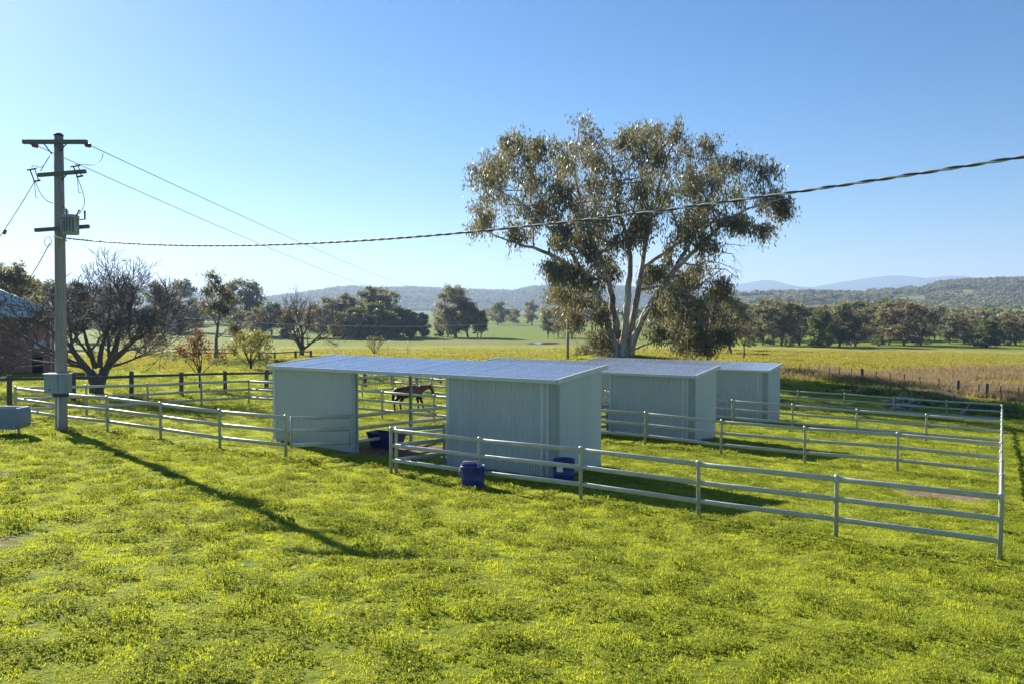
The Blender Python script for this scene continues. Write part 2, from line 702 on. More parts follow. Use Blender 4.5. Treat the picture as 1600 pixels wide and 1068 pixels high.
def leaf_mesh(name, cen, axisv, rng, length, width, mat, base_tint):
    """rhombus leaves at cen with long axis axisv"""
    n = len(cen)
    axisv = axisv / (np.linalg.norm(axisv, axis=1)[:, None] + 1e-9)
    w = np.cross(axisv, rng.normal(size=(n, 3)))
    w /= np.linalg.norm(w, axis=1)[:, None] + 1e-9
    L = (length * rng.uniform(.65, 1.35, (n, 1))) * .5
    W = (width * rng.uniform(.65, 1.35, (n, 1))) * .5
    V = np.stack([cen - axisv * L, cen + w * W - axisv * L * .15, cen + axisv * L, cen - w * W - axisv * L * .15], 1).reshape(-1, 3)
    f = np.arange(4 * n).reshape(n, 4)
    return np_mesh(name, V, f, mat, tint=np.clip(base_tint + rng.normal(0, .16, n), 0, 1))


def smooth_path(pts, n):
    pts = [Vector(p) for p in pts]
    out = []
    for i in range(len(pts) - 1):
        p0, p1, p2, p3 = pts[max(i - 1, 0)], pts[i], pts[i + 1], pts[min(i + 2, len(pts) - 1)]
        for k in range(n):
            t = k / n
            out.append(.5 * ((2 * p1) + (p2 - p0) * t + (2 * p0 - 5 * p1 + 4 * p2 - p3) * t * t + (3 * p1 - p0 - 3 * p2 + p3) * t ** 3))
    out.append(pts[-1])
    return out


def grow_tree(limbs, blobs, seed, leaf_len, leaf_wid, twigs, per_twig, spread, droop, leaf_mat, sides=7, twig_r=.03):
    """limbs: (points, r0, r1); blobs: (centre, radii) foliage masses reached by branches from the limbs"""
    rng = np.random.default_rng(seed)
    m = MB()
    samples = []
    for pts, r0, r1 in limbs:
        path = smooth_path(pts, 5)
        k = len(path) - 1
        path = [p + Vector(rng.normal(0, 1, 3) * r0 * .12) if 0 < i < k else p for i, p in enumerate(path)]
        rad = [r0 + (r1 - r0) * (i / k) ** .8 for i in range(k + 1)]
        m.tube(path, rad, sides)
        samples += [(p, r) for p, r in zip(path, rad)][2:]
    SPs = np.array([tuple(p) for p, r in samples])
    cen, ax, tint = [], [], []
    for c, r in blobs:
        c, r = np.array(c, float), np.array(r, float)
        tgt = c - np.array([0, 0, r[2] * .55])
        d = np.linalg.norm((SPs - tgt) * np.array([1, 1, .8]), axis=1) + np.maximum(0, SPs[:, 2] - c[2]) * 2
        i = int(np.argmin(d))
        st, sr = samples[i]
        midp = (Vector(st) * .45 + Vector(c) * .55) + Vector(rng.normal(0, .12, 3) * r.mean())
        br = min(sr * .75, .06 * r.mean() + .05)
        path = smooth_path([st, midp, c], 3)
        m.tube(path, [br + (twig_r * 1.2 - br) * k / (len(path) - 1) for k in range(len(path))], 5)
        offs = unit_ball(rng, twigs, .45)
        bt = rng.normal(0, .09)
        for q in range(twigs):
            e = Vector(c + offs[q] * r)
            s0 = path[int(rng.integers(len(path) // 3, len(path)))]
            mm = (s0 + e) * .5 + Vector((0, 0, .12 * r[2]))
            m.tube([s0, mm, e], [twig_r, twig_r * .7, twig_r * .35], 3, cap=False)
            n = int(per_twig * rng.uniform(.5, 1.5))
            kk = rng.uniform(.45, 1.05, (n, 1))
            base = np.array(s0) * (1 - kk) ** 2 + 2 * kk * (1 - kk) * np.array(mm) + kk ** 2 * np.array(e)
            o = rng.normal(0, 1, (n, 3)) * spread
            o[:, 2] -= abs(rng.normal(0, 1, n)) * spread * droop
            cen.append(base + o)
            a = rng.normal(0, 1, (n, 3)) * .75
            a[:, 2] -= droop
            ax.append(a)
            tint.append(np.full(n, .45 + bt + rng.normal(0, .14)))
    cen, ax, tint = np.concatenate(cen), np.concatenate(ax), np.concatenate(tint)
    return m, leaf_mesh('crown', cen, ax, rng, leaf_len, leaf_wid, MATS[leaf_mat], tint)


def make_tree(name, loc, wood_mb, crown, bark, label, group=None, cat='tree', rz=0, scale=1., wood_mesh=None):
    o = empty(name, loc, rz, label, cat, group)
    wm = wood_mesh or wood_mb.mesh('trunk', MATS[bark])
    part('trunk', wm, o, scale=(scale,) * 3)
    if crown is not None:
        part('crown', crown, o, scale=(scale,) * 3)
    return o


# ------------------------------------------------------------------ the big gum
TB = on_ground(970, 557)
MPP = TB.y / F_PX


def tp(u, v, dy=0.):
    return at_depth(u, v, TB.y + dy) - TB


limb_px = [
    ([(966, 558, 0), (952, 515, -.8), (930, 455, -2), (893, 418, -3), (850, 393, -3.5), (812, 382, -3.5), (775, 370, -3.5)], .55, .08),
    ([(968, 558, .3), (962, 505, .4), (951, 440, 1), (925, 370, 1.5), (900, 285, 1.8), (903, 200, 1.5)], .62, .07),
    ([(972, 558, -.4), (980, 480, -.8), (984, 400, -1), (966, 320, -1.5), (955, 235, -1.5)], .6, .07),
    ([(978, 558, .5), (990, 500, 1), (1003, 420, 2), (1016, 340, 3), (1042, 250, 3.2), (1058, 205, 3)], .55, .07),
    ([(984, 558, -.3), (1000, 505, -.8), (1040, 440, -2), (1090, 388, -3), (1150, 335, -3.5), (1222, 310, -3.5)], .55, .07),
    ([(980, 556, -.5), (1008, 492, -1.5), (1045, 465, -2.6), (1090, 448, -3.5), (1128, 420, -4)], .32, .05),
    ([(951, 440, 1), (900, 380, 3), (845, 310, 4.5), (800, 240, 5)], .34, .06),
    ([(930, 455, -2), (880, 380, -4), (815, 320, -5), (765, 290, -5)], .3, .06),
    ([(1040, 440, -2), (1078, 380, 0), (1112, 300, 2), (1135, 245, 3)], .34, .06),
    ([(1016, 340, 3), (1000, 270, 4), (990, 220, 4.5)], .25, .06),
    ([(1003, 420, 2), (1060, 380, 5), (1110, 350, 6.5), (1180, 270, 7)], .3, .06),
    ([(962, 505, .4), (935, 470, 3), (905, 440, 5), (885, 400, 6)], .28, .05),
    ([(985, 548, .2), (1020, 535, -1), (1048, 530, -2)], .14, .03),
    ([(958, 552, 0), (946, 530, -1.2), (938, 500, -2), (930, 490, -2.4)], .2, .04),
]
limbs = [([tp(*p) for p in pts], r0 * .8, r1 * .8) for pts, r0, r1 in limb_px]
limbs.append(([(0, 0, -.6), (0, 0, .5), (.1, 0, 1.9)], 1.25, .75))
# foliage masses read off the photo: u, v, half width, half height
blob_px = [(905, 205, 38, 34), (930, 235, 36, 34), (885, 250, 40, 38), (850, 225, 34, 28), (805, 222, 34, 26), (785, 255, 40, 30), (762, 285, 28, 34),
           (758, 335, 24, 34), (790, 320, 40, 36), (830, 275, 42, 36), (845, 330, 42, 34), (880, 300, 40, 40), (915, 330, 40, 36), (800, 362, 30, 18),
           (930, 290, 36, 34), (965, 265, 34, 34), (975, 215, 24, 20), (1010, 225, 32, 28), (1050, 210, 34, 24), (1070, 240, 36, 30), (1030, 262, 38, 32),
           (1000, 300, 36, 34), (965, 320, 34, 32), (1045, 300, 36, 30), (1085, 280, 30, 28), (1125, 262, 36, 30), (1160, 250, 38, 24), (1195, 265, 30, 26),
           (1150, 295, 42, 30), (1195, 310, 36, 24), (1222, 325, 18, 14), (1105, 325, 40, 30), (1070, 350, 36, 28), (1150, 345, 40, 24), (1195, 355, 22, 18), (1105, 380, 38, 24),
           (960, 370, 36, 28), (915, 385, 36, 26), (880, 365, 28, 22), (995, 365, 28, 26), (1045, 395, 34, 26), (1090, 415, 34, 24), (1125, 440, 24, 20),
           (890, 430, 32, 24), (905, 470, 36, 26), (875, 455, 26, 22), (925, 440, 28, 24), (940, 490, 26, 22), (890, 490, 26, 20), (930, 525, 28, 22), (912, 545, 22, 14),
           (1050, 450, 36, 28), (1085, 470, 40, 28), (1060, 500, 40, 24), (1100, 510, 36, 24), (1040, 480, 26, 22), (1075, 530, 30, 16), (1110, 540, 22, 16), (1020, 420, 22, 20), (945, 410, 24, 20), (1028, 515, 22, 16), (1120, 490, 26, 26), (1130, 520, 22, 18), (1075, 440, 30, 22), (865, 420, 22, 16), (1010, 340, 30, 24), (940, 345, 30, 24)]
rng = np.random.default_rng(5)
blobs = []
for u, v, a, b in blob_px:
    span = max(1.5, 9.5 * math.sqrt(max(0, 1 - ((u - 985) / 270) ** 2)))
    for dup in range(2 if rng.uniform() < .65 else 1):
        blobs.append((tp(u + dup * rng.normal(0, 12), v + dup * rng.normal(0, 10), rng.uniform(-span, span)), (a * MPP * rng.uniform(.95, 1.3), a * MPP * 1.1, b * MPP * rng.uniform(.9, 1.3))))
wood_mb, crown = grow_tree(limbs, blobs, 21, .40, .11, 15, 52, .27, 2.0, 'gum_leaf', 9, .03)
# dead twigs on the right of the crown and the bare hanging limb on the left
rr = random.Random(8)
for (u0, v0), (u1, v1) in [((1110, 400), (1165, 385)), ((1100, 408), (1160, 425)), ((1115, 420), (1158, 440)), ((1128, 395), (1150, 410)), ((800, 382), (795, 402)), ((1000, 395), (1030, 330)), ((1010, 430), (1000, 380)), ((1030, 440), (1090, 425))]:
    a, b = tp(u0, v0, -4), tp(u1, v1, -4.5)
    mid = (a + b) / 2 + Vector((rr.uniform(-.4, .4), 0, rr.uniform(.2, .7)))
    wood_mb.tube([a, mid, b], [.05, .035, .012], 4)
    for q in range(3):
        e = b + Vector((rr.uniform(-.6, .9), rr.uniform(-.5, .5), rr.uniform(-.8, .4)))
        wood_mb.tube([mid.lerp(b, rr.uniform(0, .8)), e], [.022, .008], 3)
make_tree('gum_tree', TB, wood_mb, crown, 'gum_bark', 'huge spreading gum tree with many pale stems towering behind the sheds')

# ------------------------------------------------------------------ tree kinds for the background
def gum_kind(seed, h, w, leafm, lean=0., lobes=16, clear=.33, leaf_l=.75, twigs=8, per=14):
    rng = np.random.default_rng(seed)
    limbs, blobs = [], []
    n = int(rng.integers(3, 5))
    fork = h * clear * rng.uniform(.45, .8)
    limbs.append(([(0, 0, -.5), (rng.normal(0, .1), rng.normal(0, .1), fork * .5), (lean * .2, 0, fork)], h * .022, h * .017))
    for i in range(n):
        a = 2 * math.pi * (i + rng.uniform(-.3, .3)) / n
        e = Vector((math.cos(a) * w * .26 + lean, math.sin(a) * w * .26, h * rng.uniform(.72, .9)))
        limbs.append(([(lean * .2, 0, fork * .9), Vector((lean * .5 + math.cos(a) * w * .12, math.sin(a) * w * .12, fork + (e.z - fork) * .4)), e], h * .014, .04))
    for i in range(lobes):
        q = (i + .5) / lobes
        z = h * (clear + .08 + (1 - clear - .14) * q)
        k = math.sin(math.pi * min(1, .18 + .72 * q)) ** .7
        a = rng.uniform(0, 6.28)
        r = w * .5 * k * rng.uniform(.1, 1.) ** .6 * .85
        rad = w * rng.uniform(.11, .185)
        blobs.append(((math.cos(a) * r + lean * q, math.sin(a) * r, z + rng.normal(0, h * .02)), (rad, rad, rad * rng.uniform(.6, .9))))
    m, c = grow_tree(limbs, blobs, seed + 99, leaf_l, leaf_l * .42, twigs, per, leaf_l * .55, .6, leafm, 6, .05)
    return m.mesh('trunk', MATS['grey_bark']), c


KIND = {}
for i in range(4):
    KIND['gum%d' % i] = gum_kind(100 + i, 15, (11, 9.5, 12, 8.5)[i], ('gum_leaf_far', 'gum_leaf_far', 'gum_leaf_brown', 'gum_leaf_far')[i], (0, .8, -.6, .3)[i], (38, 34, 42, 32)[i], (.06, .12, .05, .16)[i])
for i in range(2):
    KIND['tall%d' % i] = gum_kind(200 + i, 22, (13, 11)[i], 'gum_leaf_far', (1., -.8)[i], (46, 42)[i], (.08, .14)[i], .95)
for i in range(2):
    KIND['green%d' % i] = gum_kind(300 + i, 13, (8.5, 7.)[i], 'green_leaf', 0, (36, 28)[i], (.0, .18)[i], .7, 9, 18)
KIND['conifer'] = gum_kind(401, 13, 7, 'conifer_leaf', 0, 34, .03, .7, 9, 20)
KIND['bush'] = gum_kind(402, 4, 4.6, 'green_leaf', 0, 18, .02, .3, 9, 16)


def plant(kind, u, v, top, label, group, name='gum_tree', width=1., rz=None, cat='tree'):
    """a background tree standing at photo pixel (u, v), reaching up to row top"""
    p = on_ground(u, v)
    wm, c = KIND[kind]
    zmax = KIND_H.setdefault(kind, max(q.co.z for q in c.vertices))
    h = (v - top) * p.y / F_PX
    s = h / zmax
    o = empty(name, p, rng_t.uniform(0, 6.28) if rz is None else rz, label, cat, group)
    for nme, me in (('trunk', wm), ('crown', c)):
        part(nme, me, o, scale=(s * width, s * width, s))
    return o


KIND_H = {}
rng_t = random.Random(77)
ORD = ['first', 'second', 'third', 'fourth', 'fifth', 'sixth', 'seventh', 'eighth', 'ninth', 'tenth', 'eleventh', 'twelfth', 'thirteenth', 'fourteenth', 'fifteenth',
       'sixteenth', 'seventeenth', 'eighteenth', 'nineteenth', 'twentieth']
# the row of gums beyond the yellow paddock on the right: front rank then rear rank
front = [(1188, 541, 474, 'gum1'), (1226, 541, 468, 'gum3'), (1252, 540, 472, 'gum0'), (1288, 542, 478, 'green0'), (1312, 541, 470, 'gum0'), (1340, 541, 478, 'gum2'), (1366, 540, 474, 'gum1'), (1390, 539, 470, 'gum3'),
         (1408, 540, 466, 'gum2'), (1442, 540, 474, 'gum0'), (1482, 539, 490, 'gum1'), (1506, 539, 488, 'gum2'), (1538, 542, 496, 'green0'), (1560, 541, 492, 'gum0'), (1584, 540, 486, 'gum2'), (1612, 541, 484, 'gum1')]
for i, (u, v, top, k) in enumerate(front):
    u, v = u + rng_t.uniform(-5, 5), v + rng_t.uniform(-2.5, 1)
    plant(k, u, v, top, '%s gum from the left in the front rank of trees across the yellow paddock' % ORD[i], 'front rank of gums across the paddock', width=rng_t.uniform(1.25, 1.75))
rear = [(1170, 533, 470, 'gum2'), (1208, 532, 465, 'gum0'), (1240, 531, 468, 'gum2'), (1272, 532, 478, 'gum1'), (1300, 532, 472, 'gum2'), (1328, 531, 470, 'gum3'), (1354, 531, 468, 'gum0'), (1380, 530, 464, 'tall1'),
        (1402, 531, 463, 'gum1'), (1424, 531, 470, 'gum2'), (1460, 531, 476, 'gum0'), (1494, 530, 487, 'gum3'), (1524, 529, 492, 'gum0'), (1552, 529, 493, 'gum1'), (1576, 530, 490, 'gum3'), (1600, 530, 487, 'gum0')]
for i, (u, v, top, k) in enumerate(rear):
    plant(k, u, v, top, '%s gum from the left in the rear rank of trees across the yellow paddock' % ORD[i], 'rear rank of gums across the paddock', width=rng_t.uniform(1.25, 1.75))
for i, u in enumerate((1176, 1232, 1268, 1330, 1376, 1452, 1520, 1572)):
    plant('bush', u + rng_t.uniform(-4, 4), 541 + rng_t.uniform(-3, 1), 524 + rng_t.uniform(-4, 4), '%s low dark bush from the left at the foot of the far gum row' % ORD[i], 'bushes at the foot of the far gum row', 'bush', 1.3, cat='bush')
G = 'trees behind the sheds'
for k, u, v, top, w, name, label in [
    ('bush', 1195, 538, 512, 1.4, 'bush', 'round light green bush in front of the far gum row'),
    ('gum1', 1102, 552, 466, 1.0, 'gum_tree', 'dark gum drooping just right of the huge gum, left one of two'),
    ('gum0', 1140, 548, 455, 1.0, 'gum_tree', 'dark gum drooping just right of the huge gum, right one of two'),
    ('tall0', 712, 527, 442, 1.15, 'gum_tree', 'tall pale gum with ragged top above the middle of the near roof'),
    ('green1', 730, 527, 468, 1.25, 'leafy_tree', 'bright green topped tree in front of the tall pale gum'),
    ('gum3', 746, 527, 489, 1.0, 'gum_tree', 'low dark tree between the bright green topped tree and the slim tree'),
    ('green1', 752, 527, 483, .9, 'leafy_tree', 'slim green tree with bare lower trunk right of the tall pale gum'),
    ('green0', 687, 526, 496, 1.0, 'leafy_tree', 'small dark tree standing just left of the tall pale gum'),
    ('gum0', 778, 508, 470, 1.25, 'gum_tree', 'round crowned lone gum in the brown field beyond the dam'),
    ('gum2', 803, 506, 481, 1.3, 'gum_tree', 'low grey gum right of the round lone gum in the brown field'),
    ('gum1', 831, 509, 467, 1.0, 'gum_tree', 'tall slim gum left of the huge gum, beyond the dam'),
    ('gum3', 856, 528, 482, .9, 'gum_tree', 'leftmost of three slender gums beside the dam'),
    ('gum1', 872, 527, 478, .9, 'gum_tree', 'middle of three slender gums beside the dam'),
    ('gum3', 893, 528, 474, 1.1, 'gum_tree', 'rightmost of three slender gums beside the dam'),
    ('tall1', 574, 527, 444, 1.15, 'gum_tree', 'tallest domed gum of the dense grove above the near roof'),
    ('tall0', 610, 527, 452, 1.0, 'gum_tree', 'tall grey gum on the right shoulder of the dense grove'),
    ('tall1', 545, 527, 455, 1.0, 'gum_tree', 'tall grey gum on the left shoulder of the dense grove'),
    ('green0', 588, 530, 468, 1.1, 'leafy_tree', 'dark green tree low in the middle of the dense grove'),
    ('green0', 556, 530, 476, 1.1, 'leafy_tree', 'dark green tree low at the left of the dense grove'),
    ('green1', 630, 528, 480, 1.1, 'leafy_tree', 'left one of three shorter trees at the right end of the grove'),
    ('conifer', 645, 529, 486, 1.15, 'leafy_tree', 'middle one of three shorter trees at the right end of the grove'),
    ('conifer', 660, 528, 487, 1.0, 'leafy_tree', 'right one of three shorter trees at the right end of the grove'),
    ('gum0', 522, 527, 462, 1.1, 'gum_tree', 'gum partly hidden behind the right side of the bare tree'),
    ('green0', 536, 530, 486, 1.2, 'leafy_tree', 'low dark green tree at the far left foot of the grove'),
    ('conifer', 572, 531, 490, 1.3, 'leafy_tree', 'low dark conifer at the left foot of the grove'),
    ('green0', 606, 530, 484, 1.3, 'leafy_tree', 'low dark green tree at the right foot of the grove'),
    ('conifer', 618, 529, 492, 1.3, 'leafy_tree', 'low dark conifer at the right foot of the grove'),
    ('tall0', 592, 524, 446, 1.2, 'gum_tree', 'tall gum at the very middle of the dense grove'),
    ('gum2', 500, 528, 470, 1.1, 'gum_tree', 'brownish gum behind the right branches of the bare tree'),
    ('green0', 448, 528, 488, 1.2, 'leafy_tree', 'low green tree behind the trunk of the bare tree'),
    ('gum2', 402, 528, 476, 1.0, 'gum_tree', 'brownish gum behind the far left branches of the bare tree'),
    ('conifer', 228, 524, 480, 1.2, 'conifer_tree', 'dark conifer behind the domed twiggy shrub'),
    ('green0', 190, 526, 486, 1.2, 'leafy_tree', 'low green tree behind the leafless tree on its right'),
    ('gum0', 700, 528, 478, 1.0, 'gum_tree', 'low grey gum at the foot of the tall pale gum'),
    ('gum3', 425, 526, 470, 1.1, 'gum_tree', 'gum half hidden behind the left side of the bare tree'),
    ('tall0', 375, 524, 432, 1.1, 'gum_tree', 'large dark gum with broad crown behind the slender gum'),
    ('tall1', 400, 524, 437, .9, 'gum_tree', 'dark gum on the right of the broad crowned gum'),
    ('tall0', 282, 519, 432, .95, 'gum_tree', 'tall airy gum above the dark conifers'),
    ('tall1', 246, 519, 436, .95, 'gum_tree', 'tall airy gum left of the dark conifers'),
    ('conifer', 262, 522, 472, 1.1, 'conifer_tree', 'left of two dense dark conifers behind the leafless tree'),
    ('conifer', 282, 522, 474, 1.0, 'conifer_tree', 'right of two dense dark conifers behind the leafless tree'),
    ('green1', 306, 520, 478, 1.1, 'leafy_tree', 'slim green tree right of the two dark conifers'),
    ('tall1', 200, 524, 440, 1.0, 'gum_tree', 'gum seen through the right branches of the leafless tree'),
    ('tall0', 165, 526, 444, 1.0, 'gum_tree', 'gum seen through the middle of the leafless tree'),
    ('tall0', 8, 560, 404, 1.0, 'gum_tree', 'tallest gum rising behind the brick house roof'),
    ('tall1', 40, 555, 420, 1.1, 'gum_tree', 'gum behind the right slope of the brick house roof'),
    ('tall0', 75, 545, 432, 1.1, 'gum_tree', 'gum behind the power pole and brick house'),
    ('tall1', 118, 535, 436, 1.1, 'gum_tree', 'gum right of the power pole, behind the leafless tree'),
]:
    plant(k, u, v, top, label, G, name, w * 1.22)

# slender gum with a long bare trunk beside the far timber fence
p = on_ground(337, 560)
k = p.y / F_PX


def q(u, v, dy=0.):
    return at_depth(u, v, p.y + dy) - p


lm = [([q(337, 562), q(338, 535), q(341, 505), q(345, 478), q(350, 445)], .28, .06), ([q(339, 528), q(352, 518, .5), q(368, 508, .8)], .1, .03), ([q(340, 510), q(330, 490, -.5), q(322, 465, -.8)], .12, .04)]
bl = [(q(u, v, rng.uniform(-2, 2)), (a * k, a * k, b * k)) for u, v, a, b in [(332, 432, 12, 14), (325, 455, 14, 14), (345, 450, 16, 16), (335, 475, 16, 12), (360, 465, 14, 14), (352, 482, 14, 10), (322, 480, 10, 10), (366, 512, 10, 6), (375, 525, 10, 6)]]
wm, cr = grow_tree(lm, bl, 31, .45, .13, 18, 22, .32, .8, 'gum_leaf', 7, .03)
make_tree('gum_tree', p, wm, cr, 'grey_bark', 'slender gum on a long bare trunk beside the far timber fence')

# ------------------------------------------------------------------ leafless and sparse trees
def bare_tree(seed, h, limbs, depth, spread, kids, min_r=.008, up=.25):
    rng = random.Random(seed)
    m = MB()
    tips = []

    def br(p, d, L, r, lev):
        pts, rad = [p], [r]
        n = 4 if lev < 3 else 3
        for i in range(n):
            d = (d + Vector((rng.gauss(0, .10), rng.gauss(0, .10), rng.gauss(0, .09) + up * .22))).normalized()
            pts.append(pts[-1] + d * L / n)
            rad.append(max(min_r, r * (1 - .5 * (i + 1) / n)))
        m.tube(pts, rad, 7 if lev == 0 else (5 if lev < 3 else 3), cap=False)
        if lev >= depth:
            tips.append((pts[-1], d))
            return
        for _ in range(rng.choice(kids)):
            k = rng.randint(max(1, n - 2), n) if rng.random() < .7 else rng.randint(1, n)
            ax = d.orthogonal().normalized()
            ax.rotate(Quaternion(d, rng.uniform(0, 6.28)))
            nd = d.copy()
            nd.rotate(Quaternion(ax, rng.uniform(.3, .3 + spread)))
            br(pts[k], nd, L * rng.uniform(.55, .85), max(min_r, rad[k] * rng.uniform(.5, .75)), lev + 1)
        br(pts[-1], d, L * .7, max(min_r, rad[-1] * .9), lev + 1)
    for (p, d, L, r) in limbs:
        br(Vector(p), Vector(d).normalized(), L, r, 1)
    return m, tips


def sprinkle(tips, seed, n, spread, ll, lw, mat, droop=.3):
    rng = np.random.default_rng(seed)
    c = np.repeat(np.array([tuple(p) for p, d in tips]), n, 0)
    c = c + rng.normal(0, spread, c.shape)
    a = rng.normal(0, 1, c.shape)
    a[:, 2] -= droop
    return leaf_mesh('crown', c, a, rng, ll, lw, MATS[mat], np.full(len(c), .45))


p = on_ground(151, 614)
m_, tips = bare_tree(12, 8, [((-.35, 0, 1.35), (-.5, .1, 1), 2.3, .17), ((.38, .1, 1.4), (.35, -.1, 1.), 2.3, .18), ((-.6, .1, 1.6), (-1, -.3, .75), 2.2, .12), ((.5, 0, 1.7), (.95, .2, .7), 2.2, .13),
                             ((.1, .1, 1.5), (-.1, .3, 1.2), 2.5, .14), ((0, -.1, 1.5), (.2, -.5, 1.), 2.2, .13), ((-.5, .2, 1.5), (-.8, .4, .9), 2.2, .12), ((.45, .2, 1.6), (.6, .6, .9), 2.1, .12),
                             ((-.4, 0, 1.5), (-1.2, .1, .3), 1.9, .09), ((.4, 0, 1.5), (1.2, -.2, .35), 1.9, .09), ((-.35, -.1, 1.4), (-.6, -.8, .5), 1.8, .09), ((.4, -.1, 1.5), (.5, -.9, .55), 1.8, .09)], 6, .65, [2, 2, 3], .012, .18)
m_.tube([(0, 0, -.4), (0, 0, .6), (-.32, 0, 1.4)], [.34, .28, .2], 9).tube([(.05, 0, .3), (.2, 0, .9), (.38, .1, 1.5)], [.28, .25, .2], 9)
bt_ = make_tree('bare_tree', p, m_, None, 'grey_bark', 'big leafless tree with dark forked trunk right of the power pole')
bt_.children[0].scale = (1.28, 1.15, .95)

p = on_ground(471, 557)
m_, tips = bare_tree(4, 9, [((-.2, 0, 1.3), (-.55, .1, 1), 2.7, .22), ((.1, 0, 1.3), (.15, .1, 1.2), 2.9, .24), ((.35, 0, 1.1), (.95, -.2, .75), 2.9, .18), ((-.5, 0, 2.), (-1.1, .2, .35), 2.6, .12), ((0, .2, 1.5), (0, .7, 1), 2.6, .16), ((0, -.2, 1.5), (-.1, -.7, 1.), 2.6, .15), ((.8, 0, 1.7), (1.2, .1, .3), 2.4, .12)], 5, .7, [2, 2, 3], .016)
m_.tube([(0, 0, -.4), (.05, 0, .6), (-.15, 0, 1.5)], [.36, .3, .22], 9).tube([(.05, 0, .3), (.2, 0, .9), (.2, .0, 1.5)], [.26, .25, .23], 9)
make_tree('bare_tree', p, m_, sprinkle(tips, 3, 2, .16, .16, .09, 'dead_leaf'), 'dark_bark', 'nearly leafless tree with a few dead leaves behind the near shed roof')

p = on_ground(312, 607)
m_, tips = bare_tree(6, 3.6, [((0, 0, .9), (-.4, .1, 1), 1.0, .05), ((0, 0, .9), (.4, .0, 1), 1.0, .05), ((0, 0, 1.), (.0, .35, 1), 1.1, .05), ((0, 0, 1.), (.1, -.4, 1), 1.0, .05), ((0, 0, .8), (-.7, -.1, .8), .9, .035), ((0, 0, .8), (.75, .1, .8), .9, .035)], 4, .6, [1, 2, 2, 3], .009)
m_.tube([(0, 0, -.3), (.02, 0, .5), (0, 0, 1.)], [.09, .07, .06], 7)
make_tree('young_tree', p, m_, sprinkle(tips, 5, 7, .12, .14, .085, 'rust_leaf'), 'dark_bark', 'small rust leaved tree just behind the dark timber fence')

p = on_ground(392, 577)
m_, tips = bare_tree(9, 4.5, [((0, 0, .5), (-.8, .1, 1), 1.3, .08), ((0, 0, .5), (.8, .0, 1), 1.3, .08), ((0, 0, .5), (.0, .7, 1), 1.3, .08), ((0, 0, .5), (.1, -.7, 1), 1.3, .08), ((0, 0, .4), (-1.2, -.1, .7), 1.2, .06), ((0, 0, .4), (1.2, .1, .7), 1.2, .06), ((0, 0, .5), (0, 0, 1), 1.3, .08)], 4, .6, [1, 2, 2], .014)
m_.tube([(0, 0, -.3), (0, 0, .6)], [.16, .13], 7)
make_tree('shrub', p, m_, sprinkle(tips, 7, 16, .22, .2, .12, 'yellow_leaf'), 'dark_bark', 'rounded yellow green shrub left of the near shed', cat='shrub')

p = on_ground(585, 553)
m_, tips = bare_tree(14, 3, [((0, 0, 0), (math.cos(a) * .7, math.sin(a) * .7, 1), 1.25, .05) for a in np.linspace(0, 6, 8)], 3, .5, [2, 2, 3], .016)
make_tree('shrub', p, m_, sprinkle(tips, 9, 4, .18, .16, .1, 'yellow_leaf'), 'dark_bark', 'sparse yellow twiggy shrub just over the near shed roof', cat='shrub')

p = on_ground(226, 556)
m_, tips = bare_tree(15, 3, [((0, 0, .1), (math.cos(a) * 1.0, math.sin(a) * 1.0, .75), 1.75, .09) for a in np.linspace(0, 5.7, 9)] + [((0, 0, .1), (.2, .1, 1), 1.7, .1)], 4, .6, [2, 2], .02, .1)
make_tree('shrub', p, m_, sprinkle(tips, 10, 9, .28, .24, .14, 'gum_leaf_brown'), 'dark_bark', 'domed dark twiggy shrub right of the leafless tree', cat='shrub')

p = on_ground(1162, 561)
m_, tips = bare_tree(17, 4, [((0, 0, 1.6), (math.cos(a) * .8, math.sin(a) * .8, 1), 1.1, .06) for a in np.linspace(0, 5.5, 6)], 4, .7, [1, 2, 2], .016)
m_.tube([(0, 0, -.3), (.05, 0, .9), (0, 0, 1.7)], [.11, .09, .07], 6)
make_tree('young_tree', p, m_, sprinkle(tips, 11, 3, .2, .16, .1, 'dead_leaf'), 'dark_bark', 'small bare purplish tree right of the huge gum above the far shed roof')

